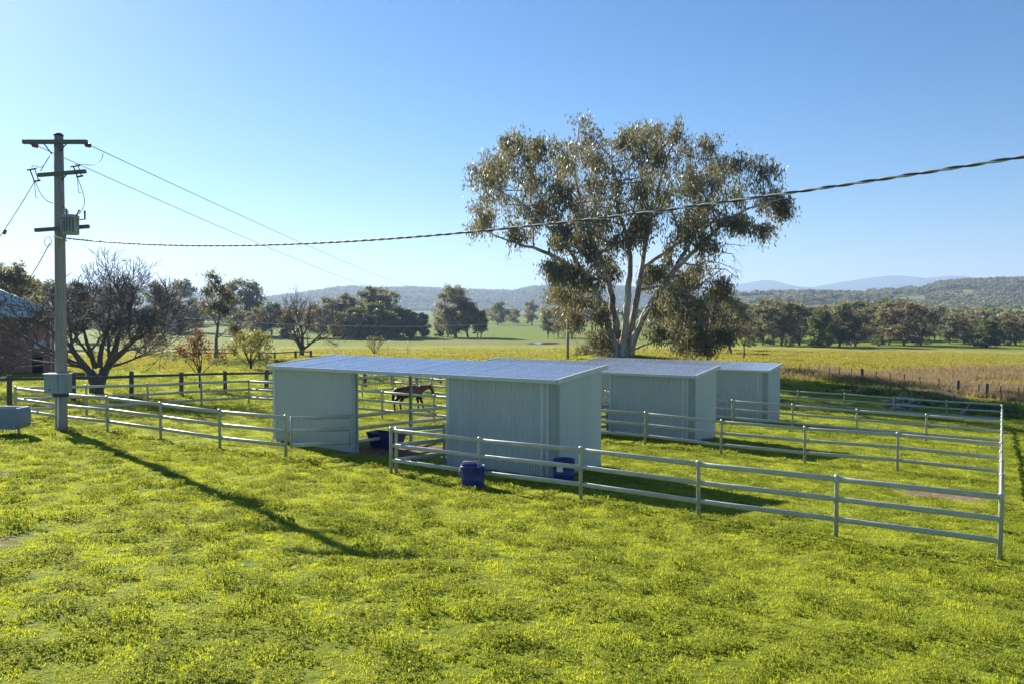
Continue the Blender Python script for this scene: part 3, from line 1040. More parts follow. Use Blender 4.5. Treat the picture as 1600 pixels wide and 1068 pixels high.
# ------------------------------------------------------------------ scattering (one stuff object, instances on points)
def scatter(name, pts, scales, rots, picks, templates, label, kind_cat=None):
    """templates: list of meshes; joined meshes are instanced on the points of one object"""
    coll = bpy.data.collections.new(name + '_sources')
    for i, me in enumerate(templates):
        coll.objects.link(bpy.data.objects.new('%s_source_%02d' % (name, i), me))
    me = bpy.data.meshes.new(name)
    pts = np.asarray(pts, np.float32)
    me.vertices.add(len(pts))
    me.vertices.foreach_set('co', pts.ravel())
    sc = np.asarray(scales, np.float32)
    if sc.ndim == 1:
        sc = np.repeat(sc[:, None], 3, 1)
    for nm, typ, arr in (('i_scale', 'FLOAT_VECTOR', sc), ('i_rot', 'FLOAT_VECTOR', np.asarray(rots, np.float32)), ('i_pick', 'INT', np.asarray(picks, np.int32))):
        a = me.attributes.new(nm, typ, 'POINT')
        a.data.foreach_set('vector' if typ == 'FLOAT_VECTOR' else 'value', arr.ravel())
    o = link(bpy.data.objects.new(name, me))
    tag(o, label, kind='stuff')
    ng = bpy.data.node_groups.new(name + '_nodes', 'GeometryNodeTree')
    ng.interface.new_socket('Geometry', in_out='INPUT', socket_type='NodeSocketGeometry')
    ng.interface.new_socket('Geometry', in_out='OUTPUT', socket_type='NodeSocketGeometry')
    N = ng.nodes.new
    gi, go, ip, ci = N('NodeGroupInput'), N('NodeGroupOutput'), N('GeometryNodeInstanceOnPoints'), N('GeometryNodeCollectionInfo')
    ci.inputs['Collection'].default_value = coll
    ci.inputs['Separate Children'].default_value = True
    ci.inputs['Reset Children'].default_value = True
    ip.inputs['Pick Instance'].default_value = True

    def attr(nm, typ):
        a = N('GeometryNodeInputNamedAttribute')
        a.data_type = typ
        a.inputs['Name'].default_value = nm
        return next(s for s in a.outputs if s.name == 'Attribute' and s.enabled)
    L = ng.links.new
    L(gi.outputs[0], ip.inputs['Points'])
    L(ci.outputs[0], ip.inputs['Instance'])
    L(attr('i_pick', 'INT'), ip.inputs['Instance Index'])
    L(attr('i_rot', 'FLOAT_VECTOR'), ip.inputs['Rotation'])
    L(attr('i_scale', 'FLOAT_VECTOR'), ip.inputs['Scale'])
    L(ip.outputs[0], go.inputs[0])
    md = o.modifiers.new('scatter', 'NODES')
    md.node_group = ng
    return o


def vnoise(x, y, f, seed):
    r = np.random.default_rng(seed)
    out = 0
    for k in range(5):
        a, b, c = r.uniform(0, 6.28, 3)
        out = out + np.sin(f * (1 + .7 * k) * (x * math.cos(a) + y * math.sin(a)) + b + 1.5 * np.sin(f * .6 * (x * math.sin(c) - y * math.cos(c))))
    return out / 5


# distant woodland: simplified tree meshes with trunk and crown together
def far_template(seed, matname):
    rng = np.random.default_rng(seed)
    n = 150
    c = unit_ball(rng, n, .4) * np.array([4.6, 4.6, 3.4]) * rng.uniform(.75, 1.1, (n, 1)) + np.array([0, 0, 7.2])
    c[:, :2] += np.repeat(rng.normal(0, 1.2, (n // 10, 2)), 10, 0)
    me = leaf_mesh('woodland_tree', c, rng.normal(0, 1, (n, 3)), rng, 2.6, 1.7, MATS[matname], np.full(n, .4))
    return me


FAR_T = [far_template(1, 'gum_leaf_far'), far_template(2, 'gum_leaf_far'), far_template(3, 'gum_leaf_brown'), far_template(4, 'green_leaf')]
rg = np.random.default_rng(44)
# on the plain
yy = 1 / rg.uniform(1 / 1900., 1 / 430., 5200)
uu = rg.uniform(-120, 1720, 5200)
xx = (uu - 800) / F_PX * yy
keep = (vnoise(xx, yy, .011, 5) > .16) & ~((uu > 640) & (uu < 850) & (yy < 1000)) & ~((uu > 300) & (uu < 720) & (yy < 560))
keep |= (np.abs(yy - 1500 - 60 * np.sin(xx * .01)) < 50) & (rg.uniform(0, 1, len(xx)) < .7)
xx, yy = xx[keep], yy[keep]
pl = np.stack([xx, yy, ground(xx, yy) - .3], -1)
# on the hills
def on_ridge(V, n, thr, f, seed, k_hi=1.0):
    rows, cols, _ = V.shape
    out = []
    j = rg.uniform(0, (rows - 1) * k_hi / 1.35, n)
    i = rg.uniform(4, cols - 5, n)
    j0, i0 = j.astype(int), i.astype(int)
    fj, fi = (j - j0)[:, None], (i - i0)[:, None]
    p = V[j0, i0] * (1 - fj) * (1 - fi) + V[j0 + 1, i0] * fj * (1 - fi) + V[j0, i0 + 1] * (1 - fj) * fi + V[j0 + 1, i0 + 1] * fj * fi
    return p[vnoise(p[:, 0], p[:, 1], f, seed) > thr]


hr = on_ridge(HR, 9000, -.12, .012, 9)
hl = on_ridge(HL, 9000, -.6, .006, 10)
hf = on_ridge(HF, 3000, -.5, .006, 12)
for nm, pp, lab, smin, smax in (('plain_woodland', pl, 'scattered distant trees across the plain below the hills', .7, 1.25),
                                ('hillside_woodland', np.concatenate([hr, hl, hf]), 'woodland covering the distant hillsides', .7, 1.35)):
    n = len(pp)
    sc = rg.uniform(smin, smax, n)
    scatter(nm, pp, sc, np.stack([np.zeros(n), np.zeros(n), rg.uniform(0, 6.28, n)], -1), rg.integers(0, 4, n), FAR_T, lab)

# ------------------------------------------------------------------ brick house on the left
hp = on_ground(86, 584)
HROT = math.radians(31)
house = empty('brick_house', (hp.x, hp.y, hp.z), HROT, 'two storey red brick house with pale green hip roof behind the power pole', 'house')
WH, WL, WD = 4.45, 14., 9.
hx = -WL


def hpx(u):   # local x of a photo column on the front wall
    return (u - 86) * hp.y / F_PX * .876


def hpz(v):
    return (584 - v) * hp.y / F_PX


win = (hpx(28), hpx(45), hpz(523), hpz(500))
doorway = (hpx(51), hpx(67.5), -.1, hpz(553))
m = MB()
xs = sorted([hx, 0, win[0], win[1], doorway[0], doorway[1]])
for a, b in zip(xs[:-1], xs[1:]):
    hole = win if abs(a - win[0]) < 1e-6 else (doorway if abs(a - doorway[0]) < 1e-6 else None)
    if hole:
        if hole[2] > 0:
            m.box((a, 0, -.6), (b, .24, hole[2]))
        m.box((a, 0, hole[3]), (b, .24, WH))
    else:
        m.box((a, 0, -.6), (b, .24, WH))
m.box((-.24, .243, -.6), (-.002, WD, WH)).box((hx + .002, .243, -.6), (hx + .24, WD, WH)).box((hx + .25, WD - .24, -.6), (-.25, WD - .003, WH))
m.build('wall', MATS['brick'], house)
w = empty('window', (win[0], .1, win[2]))
w.parent = house
ww, wh = win[1] - win[0], win[3] - win[2]
MB().box((.04, .03, .04), (ww - .04, .05, wh - .04)).build('pane', MATS['window_glass'], w)
m = MB()
for z in np.linspace(.0, wh - .05, 4):
    m.box((0, 0, z), (ww, .03, z + .05))
for x in np.linspace(.0, ww - .05, 3):
    m.box((x, -.005, .002), (x + .05, .028, wh - .002))
m.build('frame', MATS['iron'], w)
MB().box((win[0] - .08, -.06, win[2] - .1), (win[1] + .08, .09, win[2] - .003)).build('sill', MATS['brick'], house)
d = MB().box((doorway[0], .16, -.3), (doorway[1], .2, doorway[3])).build('doorway', MATS['black_gap'], house)  # near-black sheet filling the door opening, its dark put in as colour
MB().box((doorway[0] - .05, -.02, doorway[3] + .003), (doorway[1] + .05, .1, doorway[3] + .09)).build('lintel', MATS['log_grey'], house)
ov = .5
rz0, rzr = WH + .02, WH + 2.5
A, B, C_, D_ = (hx - ov, -ov, rz0), (ov, -ov, rz0), (ov, WD + ov, rz0), (hx - ov, WD + ov, rz0)
R1, R2 = (hx + 4, WD / 2, rzr), (-4.6, WD / 2, rzr)
m = MB()
m.poly([A, B, R2, R1]); m.poly([B, C_, R2]); m.poly([C_, D_, R1, R2]); m.poly([D_, A, R1]); m.poly([D_, C_, B, A])
roof = m.build('roof', MATS['house_roof'], house)
MB().tube([Vector(B) + Vector((0, 0, .06)), Vector(R2) + Vector((0, 0, .05))], .09, 6).build('ridge_cap', MATS['house_roof'], roof)
MB().box((hx - ov - .05, -ov - .1, rz0 - .12), (ov + .08, -ov - .003, rz0 + .05)).build('gutter', MATS['white_metal'], house)
MB().box((ov + .003, -ov, rz0 - .12), (ov + .08, WD + ov, rz0 + .05)).build('gutter', MATS['white_metal'], house)
MB().tube([(-.25, -.08, -.2), (-.25, -.08, WH - .1)], .05, 8).build('downpipe', MATS['white_metal'], house)
ac = empty('air_conditioner', (hp.x + hpx(54) * math.cos(HROT), hp.y + hpx(54) * math.sin(HROT), hp.z + hpz(543)), HROT, 'boxy grey air conditioner mounted on the brick house wall', 'air conditioner')
MB().box((0, -.45, 0), (.85, .0, .55)).build('casing', MATS['ac_grey'], ac)
m = MB()
for i in range(7):
    m.box((.06, -.47, .06 + i * .065), (.79, -.452, .09 + i * .065))
m.build('grille', MATS['trim'], ac)
for bx_ in (.05, .74):
    MB().box((bx_, -.44, -.08), (bx_ + .05, .0, -.003)).build('bracket', MATS['iron'], ac)

# ------------------------------------------------------------------ steel rail yards
PH = 1.3
post_me = MB().lathe([(.047, -.4), (.047, PH - .03), (.0475, PH - .028)], 12).mesh('post', MATS['galvanised'])
cap_me = MB().lathe([(.053, PH - .045), (.054, PH - .012), (.045, PH + .006), (.02, PH + .014)], 12).mesh('post_cap', MATS['cap_metal'])
rail_me = MB().tube([(0, 0, 0), (1, 0, 0)], .056, 12, oval=.42).mesh('rail', MATS['galvanised'])
RAIL_Z = (1.215, .795, .37)


def place_rail(parent, a, b, name='rail', me=None):
    a, b = Vector(a), Vector(b)
    d = b - a
    o = part(name, me or rail_me, parent, a, (0, -math.asin(max(-1, min(1, d.z / d.length))), math.atan2(d.y, d.x)), (d.length, 1, 1))
    return o


rj = random.Random(6)


def rail_fence(stations, label, skip_posts=(), name='rail_fence', group='steel rail fences of the horse yards', rails=RAIL_Z):
    """stations: (s, t) of the posts in order"""
    P3 = []
    for s, t in stations:
        x, y = to_xy(s, t)
        P3.append(Vector((x, y, gz(x, y))))
    o = empty(name, P3[0], 0, label, 'fence', group)
    for i, p in enumerate(P3):
        if i in skip_posts:
            continue
        q = part('post', post_me, o, p - P3[0], (rj.gauss(0, .006), rj.gauss(0, .006), rj.uniform(0, 6)))
        part('post_cap', cap_me, q)
    for a, b in zip(P3[:-1], P3[1:]):
        d = (b - a).normalized()
        for z in rails:
            place_rail(o, a - P3[0] + d * .035 + Vector((0, 0, z)), b - P3[0] - d * .035 + Vector((0, 0, z)))
    return o


rail_fence([(P * i, 0) for i in range(6)], 'nearest three rail steel fence running in front of the near shed to the right corner')
rail_fence([(S_LEFT - P * i, 0) for i in range(6)], 'front three rail steel fence left of the near shed, passing behind the power pole')
rail_fence([(0, P * i) for i in range(0, 14)], 'steel fence at the right end of the yards, seen edge on', (0,))
rail_fence([(S_LEFT, P * i) for i in range(0, 14)], 'steel fence along the left end of the yards, in front of the dark timber fence', (0,))
grid = [P * i for i in range(0, 6)] + [17.2] + [S_LEFT - P * i for i in range(5, -1, -1)]
END = (0, len(grid) - 1)
rail_fence([(s, T2) for s in grid], 'second steel fence back from the camera, between the near and middle sheds', END)
rail_fence([(s, T3) for s in grid], 'third steel fence back from the camera, between the middle and far sheds', END)
rail_fence([(s, T4) for s in grid], 'rearmost steel fence of the yards beside the log pile', END)
# ------------------------------------------------------------------ sheds
BAY, DEPTH, RISE = 3.71, 3.05, .19
S_SHED_L, S_SHED_R = 10.82 + 3 * BAY, 10.82


def sheet_mesh(name, w, h0, h1, mat, pitch=.076, amp=.010, sub=6, horizontal=False, ybase=0):
    """corrugated sheet: ribs run up; top edge goes from height h0 to h1 over the width"""
    n = max(2, int(round(w / pitch)) * sub)
    m = MB()
    for i in range(n + 1):
        x = w * i / n
        y = amp * math.cos(2 * math.pi * i / sub)
        for z in (0, h0 + (h1 - h0) * i / n):
            m.v.append((x, ybase + y, z))
    for i in range(n):
        m.f.append([2 * i, 2 * i + 2, 2 * i + 3, 2 * i + 1])
        m.sm.append(True)
    return m.mesh(name, MATS[mat])


NW = 5
SWD = BAY / NW
SIDE_N = 4
BASE = .45     # sheets run a little below ground so no gap opens on the slope
front_sheet = sheet_mesh('wall_sheet', SWD, 2.74 + BASE, 2.74 + BASE, 'wall_steel', .0928, .021)
sdw = DEPTH / SIDE_N
side_sheets = [sheet_mesh('wall_sheet', sdw, 2.74 + BASE + RISE * i / SIDE_N, 2.74 + BASE + RISE * (i + 1) / SIDE_N, 'wall_steel', amp=.006) for i in range(SIDE_N)]
ROOF_W, ROOF_D = 3 * BAY + .24, DEPTH + .3
NR = 15
roof_sheet = sheet_mesh('roof_sheet', ROOF_W / NR, ROOF_D, ROOF_D, 'roof_steel', .124, .0095)


def shed(t_front, eave, label):
    x, y = to_xy(S_SHED_L, t_front)
    z0 = eave - 2.78
    o = empty('horse_shelter', (x, y, z0), ANG, label, 'shed', 'open bay horse shelters')
    L3 = 3 * BAY
    for bay in (0, 2):
        for i in range(NW):
            part('wall_sheet', front_sheet, o, (bay * BAY + i * SWD, rj.gauss(0, .0015), -BASE))
    for xx_, sgn in ((L3, 1), (0, -1)):
        for i in range(SIDE_N):
            part('wall_sheet', side_sheets[i], o, (xx_ + .0 * sgn, i * sdw, -BASE), (0, 0, math.pi / 2))
    tilt = math.atan2(RISE, DEPTH)
    for i in range(NR):
        part('roof_sheet', roof_sheet, o, (-.12 + i * ROOF_W / NR, -.14, 2.80 - .14 * math.tan(tilt) + rj.gauss(0, .0012)), (tilt - math.pi / 2, 0, 0), (1, -1, 1))
    for cx in (0.06, BAY - .0, 2 * BAY, L3 - .06):
        for cy in (.07, DEPTH - .07):
            MB().box((cx - .045, cy - .045, -.5), (cx + .045, cy + .045, 2.70 + RISE * cy / DEPTH)).build('column', MATS['steel_column'], o)
    for py in (.1, DEPTH * .36, DEPTH * .68, DEPTH - .1):
        MB().box((.02, py - .03, 2.68 + RISE * py / DEPTH), (L3 - .02, py + .03, 2.775 + RISE * py / DEPTH)).build('purlin', MATS['galvanised'], o)
    # eave gutter, barge flashings, corner flashings
    MB().box((-.13, -.20, 2.69), (L3 + .13, -.145, 2.80)).box((-.13, -.145, 2.69), (L3 + .13, -.02, 2.705)).build('gutter', MATS['trim'], o)
    for xb in (-.13, L3 + .09):
        m = MB()
        y0, y1 = -.2, DEPTH + .17
        f = lambda yy_, dz: 2.795 + RISE * yy_ / DEPTH + dz
        n0 = len(m.v)
        m.v += [(xb, y0, f(y0, -.11)), (xb + .05, y0, f(y0, -.11)), (xb + .05, y0, f(y0, .035)), (xb, y0, f(y0, .035)),
                (xb, y1, f(y1, -.11)), (xb + .05, y1, f(y1, -.11)), (xb + .05, y1, f(y1, .035)), (xb, y1, f(y1, .035))]
        for q_ in ((0, 1, 2, 3), (7, 6, 5, 4), (0, 4, 5, 1), (1, 5, 6, 2), (2, 6, 7, 3), (3, 7, 4, 0)):
            m.f.append(list(q_)); m.sm.append(False)
        m.build('barge_flashing', MATS['trim'], o)
    MB().box((L3 - .50, -.03, -BASE), (L3 - .42, -.014, 2.685)).build('jamb_flashing', MATS['trim'], o)
    MB().box((L3 - .30, -.035, -BASE), (L3 - .24, -.014, 2.685)).build('jamb_flashing', MATS['trim'], o)
    MB().box((L3 - .20, -.03, -BASE), (L3 + .016, -.013, 2.685)).box((L3 + .013, -.0125, -BASE), (L3 + .03, .16, 2.685)).build('corner_flashing', MATS['steel_column'], o)
    MB().box((-.016, -.03, -BASE), (.12, -.013, 2.685)).build('corner_flashing', MATS['trim'], o)
    MB().box((BAY - .1, -.032, -BASE), (BAY + .05, -.013, 2.685)).build('door_jamb', MATS['steel_column'], o)
    MB().box((2 * BAY - .05, -.032, -BASE), (2 * BAY + .06, -.013, 2.685)).build('door_jamb', MATS['trim'], o)
    return o


sh1 = shed(2.40, 2.80, 'nearest pale green corrugated horse shelter with an open middle bay')
shed(14.5, 2.06, 'middle pale green corrugated horse shelter, second from the camera')
shed(26.65, 1.47, 'farthest and smallest looking of the three pale green corrugated horse shelters')
# white sliding bolt and hose on the near shed's front
x, y = to_xy(S_SHED_R + .46, 2.33)
hz = gz(x, y)
tag(MB().tube([(x, y, hz + 1.0), (x + .03, y - .02, hz + .7), (x - .02, y - .03, hz + .42), (x + .08, y - .08, hz + .02)], .022, 6).build('water_pipe', MATS['white_metal']), 'short white water pipe against the near shed front beside the blue drum', 'pipe')

# gates and partition rails between yards and sheds
def partition(stations, label, rails=RAIL_Z):
    return rail_fence(stations, label, group='rail partitions beside the shelters', name='rail_partition', rails=rails)


for t0, t1, t2_, nm in ((0, 2.40, T2, 'nearest'), (T2, 14.5, T3, 'middle'), (T3, 26.65, T4, 'farthest')):
    sm_ = S_SHED_R + 2 * BAY
    rail_fence([(sm_ - .04, t1 + .03), (sm_ - .03, t1 + 2.85), (sm_ - .02, (t1 + 2.75 + t2_) / 2), (sm_ - .02, t2_ - .1)], 'rail partition running back from the open bay of the %s shelter' % nm, (0, 1, 3), name='rail_partition', group='rail partitions beside the shelters')
    rail_fence([(S_SHED_R + BAY + .2, t0 + (.12 if t0 else .12)), (S_SHED_R + BAY + .05, t1 - .14)], 'short rail panel from the fence to the right bay of the %s shelter' % nm, name='rail_partition', group='rail partitions beside the shelters')


def gate(a, b, label):
    A, B = (Vector((*to_xy(*q_), 0)) for q_ in (a, b))
    A.z, B.z = gz(A.x, A.y), gz(B.x, B.y)
    o = empty('steel_gate', A, 0, label, 'gate', 'steel gates beside the shelters')
    d = B - A
    for z in (1.2, .80, .36):
        place_rail(o, Vector((0, 0, z)), d + Vector((0, 0, z)))
    for p_ in (Vector((0, 0, 0)), d):
        MB().tube([p_ + Vector((0, 0, .28)), p_ + Vector((0, 0, 1.27))], .03, 8).build('gate_stile', MATS['galvanised'], o)
    MB().tube([Vector((0, 0, .85)) + d * .0, Vector((-.06, -.06, .78)), Vector((-.03, -.08, .68))], .012, 5).build('latch_chain', MATS['iron'], o)


gate((18.80, .12), (18.30, 2.22), 'steel rail gate joining the front left fence to the near shelter')
gate((18.80, T2 + .1), (18.30, 14.3), 'steel rail gate joining the second fence to the middle shelter')

# ------------------------------------------------------------------ dark timber fence on the left and beyond
def timber_fence(pts, label, ph, pw, rails, group):
    P3 = [Vector((x_, y_, gz(x_, y_))) for x_, y_ in pts]
    o = empty('timber_fence', P3[0], 0, label, 'fence', group)
    for p_ in P3:
        h = ph * rj.uniform(.94, 1.06)
        w_ = pw * rj.uniform(.9, 1.1)
        MB().lathe([(w_ * .54, -.4), (w_ * .5, h * .5), (w_ * .5, h - .03), (w_ * .42, h)], 9).build('post', MATS['fence_timber'], o, p_ - P3[0], (rj.gauss(0, .02), rj.gauss(0, .02), rj.uniform(0, 6)))
    for a_, b_ in zip(P3[:-1], P3[1:]):
        for z in rails:
            a2 = a_ - P3[0] + Vector((0, 0, z + rj.gauss(0, .012)))
            b2 = b_ - P3[0] + Vector((0, 0, z + rj.gauss(0, .012)))
            MB().tube([a2, (a2 + b2) / 2 + Vector((0, 0, rj.gauss(0, .015))), b2], .075, 7).build('rail', MATS['fence_timber'], o)


timber_fence([to_xy(39.4 + .06 * math.sin(i * 2.), 2.8 + 3.1 * i) for i in range(-2, 13)], 'dark timber post and rail fence behind the left yards', 1.38, .24, [1.2], 'dark timber fences')
fp = [on_ground(u, v) for u, v in ((192, 551), (228, 552), (254, 553), (281, 557), (312, 558), (340, 558), (367, 557))]
timber_fence([(q_.x, q_.y) for q_ in fp], 'far two rail timber fence behind the rust leaved tree', 1.25, .3, [1.05, .55], 'dark timber fences')
fp = [on_ground(u, v) for u, v in ((405, 562), (429, 562), (462, 560), (486, 559))]
timber_fence([(q_.x, q_.y) for q_ in fp], 'far low timber fence between the yellow green shrub and the near shed roof', 1.0, .3, [.85], 'dark timber fences')

# ------------------------------------------------------------------ wire fence beyond the yards on the right
wp = [(1249, 584, 0), (1264, 585.5, 0), (1279, 587, 0), (1296, 588.5, 0), (1312, 590, 0), (1330, 592, 0), (1347, 593.5, 1), (1369, 596, 0), (1391, 599, 0), (1413, 602.5, 0), (1438, 605.5, 0), (1466, 609, 0), (1496, 614, 1), (1529, 618, 0), (1541, 620, 1), (1562, 622, 0), (1592, 626, 0), (1630, 631, 0)]
W3 = [on_ground(u, v) for u, v, b in wp]
wf = empty('wire_fence', W3[0], 0, 'old wire fence on thin pickets and a few timber posts along the dry grass', 'fence')
for p_, (u, v, b) in zip(W3, wp):
    if b:
        MB().lathe([(.15, -.3), (.14, .6), (.13, 1.02), (.1, 1.06)], 8).build('post', MATS['fence_timber'], wf, p_ - W3[0], (rj.gauss(0, .03), rj.gauss(0, .03), 0))
    else:
        MB().box((-.03, -.03, -.3), (.03, .03, .95 + rj.uniform(-.08, .1))).build('post', MATS['iron'], wf, p_ - W3[0], (rj.gauss(0, .03), rj.gauss(0, .03), rj.uniform(0, 1)))
for z in (.3, .55, .78, .92):
    MB().tube([p_ - W3[0] + Vector((0, 0, z)) for p_ in W3], .006, 3).build('wire', MATS['wire'], wf)
for i, (u, v, lab) in enumerate(((1577, 655, 'left of two black pickets just outside the far right yard corner'), (1587, 656, 'right of two black pickets just outside the far right yard corner'))):
    p_ = on_ground(u, v)
    tag(MB().box((-.035, -.02, -.3), (.035, .02, 1.15)).box((-.02, .021, -.3), (.02, .055, 1.15)).build('fence_picket', MATS['iron'], None, p_, (0, .02, .4)), lab, 'picket', 'black pickets outside the yards')

# ------------------------------------------------------------------ log pile and earth bank
b0 = on_ground(1400, 622)
m = MB()
n0 = 0
rows, cols = 9, 40
for j in range(rows):
    for i in range(cols):
        k, l = i / (cols - 1), j / (rows - 1)
        x = b0.x - 3.5 + 9.5 * k
        y = b0.y + 4.5 - 5 * k + (l - .5) * 3.6
        h = .5 * math.sin(math.pi * l) ** 1.2 * math.sin(math.pi * min(1, k * 1.02)) ** .6 * (1 + .35 * math.sin(9 * k + 3 * l) + .2 * math.sin(23 * k + 5 * l))
        m.v.append((x, y, gz(x, y) - .08 + h))
for j in range(rows - 1):
    for i in range(cols - 1):
        m.f.append([j * cols + i, j * cols + i + 1, (j + 1) * cols + i + 1, (j + 1) * cols + i]); m.sm.append(True)
tag(m.build('earth_bank', MATS['soil']), kind='structure')
for (u0, v0, u1, v1, r, lift, lab) in ((1385, 628, 1418, 622, .22, .45, 'thick pale log leaning highest on the pile behind the rear yard fence'), (1392, 634, 1416, 637, .14, .2, 'pale log lying lowest left on the pile behind the rear yard fence'),
                                       (1402, 629, 1436, 634, .16, .35, 'long grey log across the middle of the pile behind the rear yard fence'), (1412, 620, 1426, 629, .12, .6, 'short grey branch on top of the log pile behind the rear yard fence'),
                                       (1420, 634, 1446, 631, .1, .3, 'thin pale branch at the right of the log pile behind the rear yard fence'), (1500, 642, 1517, 637, .12, .2, 'single leaning plank right of the log pile near the yard corner')):
    a_, b_ = on_ground(u0, v0 + 8), on_ground(u1, v1 + 8)
    a_.z += r
    b_.z += lift * .6 + r * .6
    mid = (a_ + b_) / 2 + Vector((0, .1, .12))
    c0 = a_.copy()
    m = MB().tube([a_ - c0, mid - c0, b_ - c0], [r, r * .9, r * .6], 8)
    m.tube([mid - c0, mid - c0 + Vector((.5, .2, .5))], [r * .5, r * .2], 5)
    tag(m.build('log', MATS['log_grey'], None, c0), lab, 'log', 'logs piled behind the rear fence')

# ------------------------------------------------------------------ power pole
pb = on_ground(96, 672)
PK = pb.y / F_PX


def px(u, v, dy=0.):    # local coordinates on the pole's plane
    return at_depth(u, v, pb.y + dy) - pb


pole = empty('power_pole', pb, 0, 'tall weathered timber power pole with three crossarms at the left', 'power pole')
m = MB()
H_ = 460 * PK
top_ = px(91.5, 212)
m.tube([(0, 0, -.6), (0, 0, 0), top_ * .35 + Vector((.02, 0, 0)), top_ * .7 + Vector((.01, 0, 0)), top_], [.215, .21, .195, .175, .155], 14)
m.build('shaft', MATS['pole_timber'], pole)
MB().lathe([(.165, 0), (.165, .05), (.1, .1)], 12).build('pole_cap', MATS['iron'], pole, top_ - Vector((0, 0, .02)))
arms = [(36, 222, 136, 222, .07), (60, 274, 134, 268, .065), (55, 360, 139, 354, .065)]
for (u0, v0, u1, v1, r) in arms:
    a_, b_ = px(u0, v0, -.22), px(u1, v1, -.22)
    ang = math.atan2(b_.z - a_.z, b_.x - a_.x)
    m = MB().box((0, -r, -r), ((b_ - a_).length, r, r))
    m.build('crossarm', MATS['arm_timber'], pole, a_, (0, -ang, 0))
for (u0, v0, u1, v1) in ((69, 225, 81, 241), (104, 225, 94, 236), (106, 271, 96, 282), (100, 375, 106, 360)):
    a_, b_ = px(u0, v0, -.2), px(u1, v1, -.17)
    MB().tube([a_, b_], .022, 5).build('arm_brace', MATS['iron'], pole)


def disc_insulator(p0, p1, name='insulator'):
    p0, p1 = Vector(p0), Vector(p1)
    m = MB()
    m.tube([p0, p1], .015, 5)
    for k in (.35, .6, .85):
        c = p0.lerp(p1, k)
        d = (p1 - p0).normalized() * .025
        m.tube([c - d, c, c + d], [.05, .085, .04], 9)
    m.build(name, MATS['porcelain'], pole)
    return p1


i1 = disc_insulator(px(131, 226, -.22), px(142, 228, .05))
i2 = disc_insulator(px(47, 226, -.22), px(60, 229, .05))
# drop-out fuses: a rail bracket with tube, either side of the second arm
for sgn, u0, v0, u1, v1 in ((-1, 47, 266, 54, 284), (1, 115, 261, 121, 277)):
    a_, b_ = px(u0, v0, -.3), px(u1, v1, -.3)
    m = MB().tube([a_, b_], .022, 6)
    m.tube([a_ + Vector((.16, 0, .05)), b_ + Vector((.14, 0, .05))], .018, 5)
    m.tube([a_ + Vector((-.1, 0, 0)), a_ + Vector((.22, 0, .05))], .03, 6).tube([b_ + Vector((-.03, 0, 0)), b_ + Vector((.2, 0, .05))], .035, 6)
    m.build('fuse', MATS['porcelain'], pole)
    hk = px(u1 + 0, v1, -.3)
    MB().tube([hk, hk + Vector((.02, 0, -.5)), hk + Vector((.03, 0, -.56)), hk + Vector((.12, 0, -.55))], .012, 4).build('fuse_hook', MATS['wire'], pole)


def sag(a, b, s, n=14):
    a, b = Vector(a), Vector(b)
    return [a.lerp(b, i / n) - Vector((0, 0, 4 * s * (i / n) * (1 - i / n))) for i in range(n + 1)]


for pts in ([px(161, 240, .05), px(158, 250, 0), px(146, 258, -.1), px(128, 257, -.2), px(116, 257, -.3)], [px(121, 278, -.3), px(129, 300, -.25), px(132, 318, -.2), px(124, 335, -.2)],
            [px(55, 284, -.3), px(62, 300, -.2), px(72, 313, -.15), px(83, 318, -.1)], [px(50, 262, -.3), px(52, 259, -.2), px(66, 261, -.1), px(78, 243, -.1)], [px(78, 243, -.1), px(63, 268, -.2)],
            [px(97, 324, -.2), px(103, 326, -.22), px(108, 333, -.25)]):
    MB().tube(smooth_path(pts, 4), .013, 4).build('jumper_wire', MATS['wire'], pole)
ring = [px(75 + 5.5 * math.cos(a), 378 + 8 * math.sin(a), -.3) for a in np.linspace(0, 6.28, 15)]
MB().tube(ring, .012, 4).build('cable_loop', MATS['wire'], pole)
MB().tube([px(91, 667, -.235), px(91, 612, -.225)], .028, 8).build('conduit', MATS['white_metal'], pole)
m = MB().tube([px(84, 369, -.19), px(92, 371, -.2), px(100, 373, -.17), px(104, 377, -.05)], .03, 6)
m.build('cable_clamp', MATS['white_metal'], pole)

tr = empty('pole_transformer', pb + px(111, 367, -.45), 0, 'grey cylindrical transformer mounted on the power pole', 'transformer')
RT, HT = .27, 28 * PK
MB().lathe([(RT * .93, 0), (RT, .05), (RT, HT - .05), (RT * 1.06, HT - .05), (RT * 1.06, HT), (RT * .8, HT + .06)], 18).build('tank', MATS['transformer_grey'], tr)
for k in range(7):
    a = -2.4 + k * .27
    MB().box((RT - .01, -.012, .08), (RT + .07, .012, HT - .12), Matrix.Rotation(a, 3, 'Z')).build('cooling_fin', MATS['transformer_grey'], tr)
for bx, tilt in ((-.12, -.2), (.2, .5)):
    m = MB()
    for q_ in range(4):
        m.lathe([(.03, q_ * .06), (.06, q_ * .06 + .02), (.03, q_ * .06 + .05)], 9)
    m.build('bushing', MATS['porcelain'], tr, (bx, 0, HT + .03), (0, tilt, 0))
MB().tube([(.3, 0, HT - .12), (.5, 0, HT - .1), (.5, 0, HT + .2)], [.02, .03, .035], 6).build('surge_arrester', MATS['porcelain'], tr)
MB().box((-.36, .1, .1), (-.2, .4, .2)).box((-.36, .1, HT - .25), (-.2, .4, HT - .15)).build('mounting_bracket', MATS['iron'], tr)

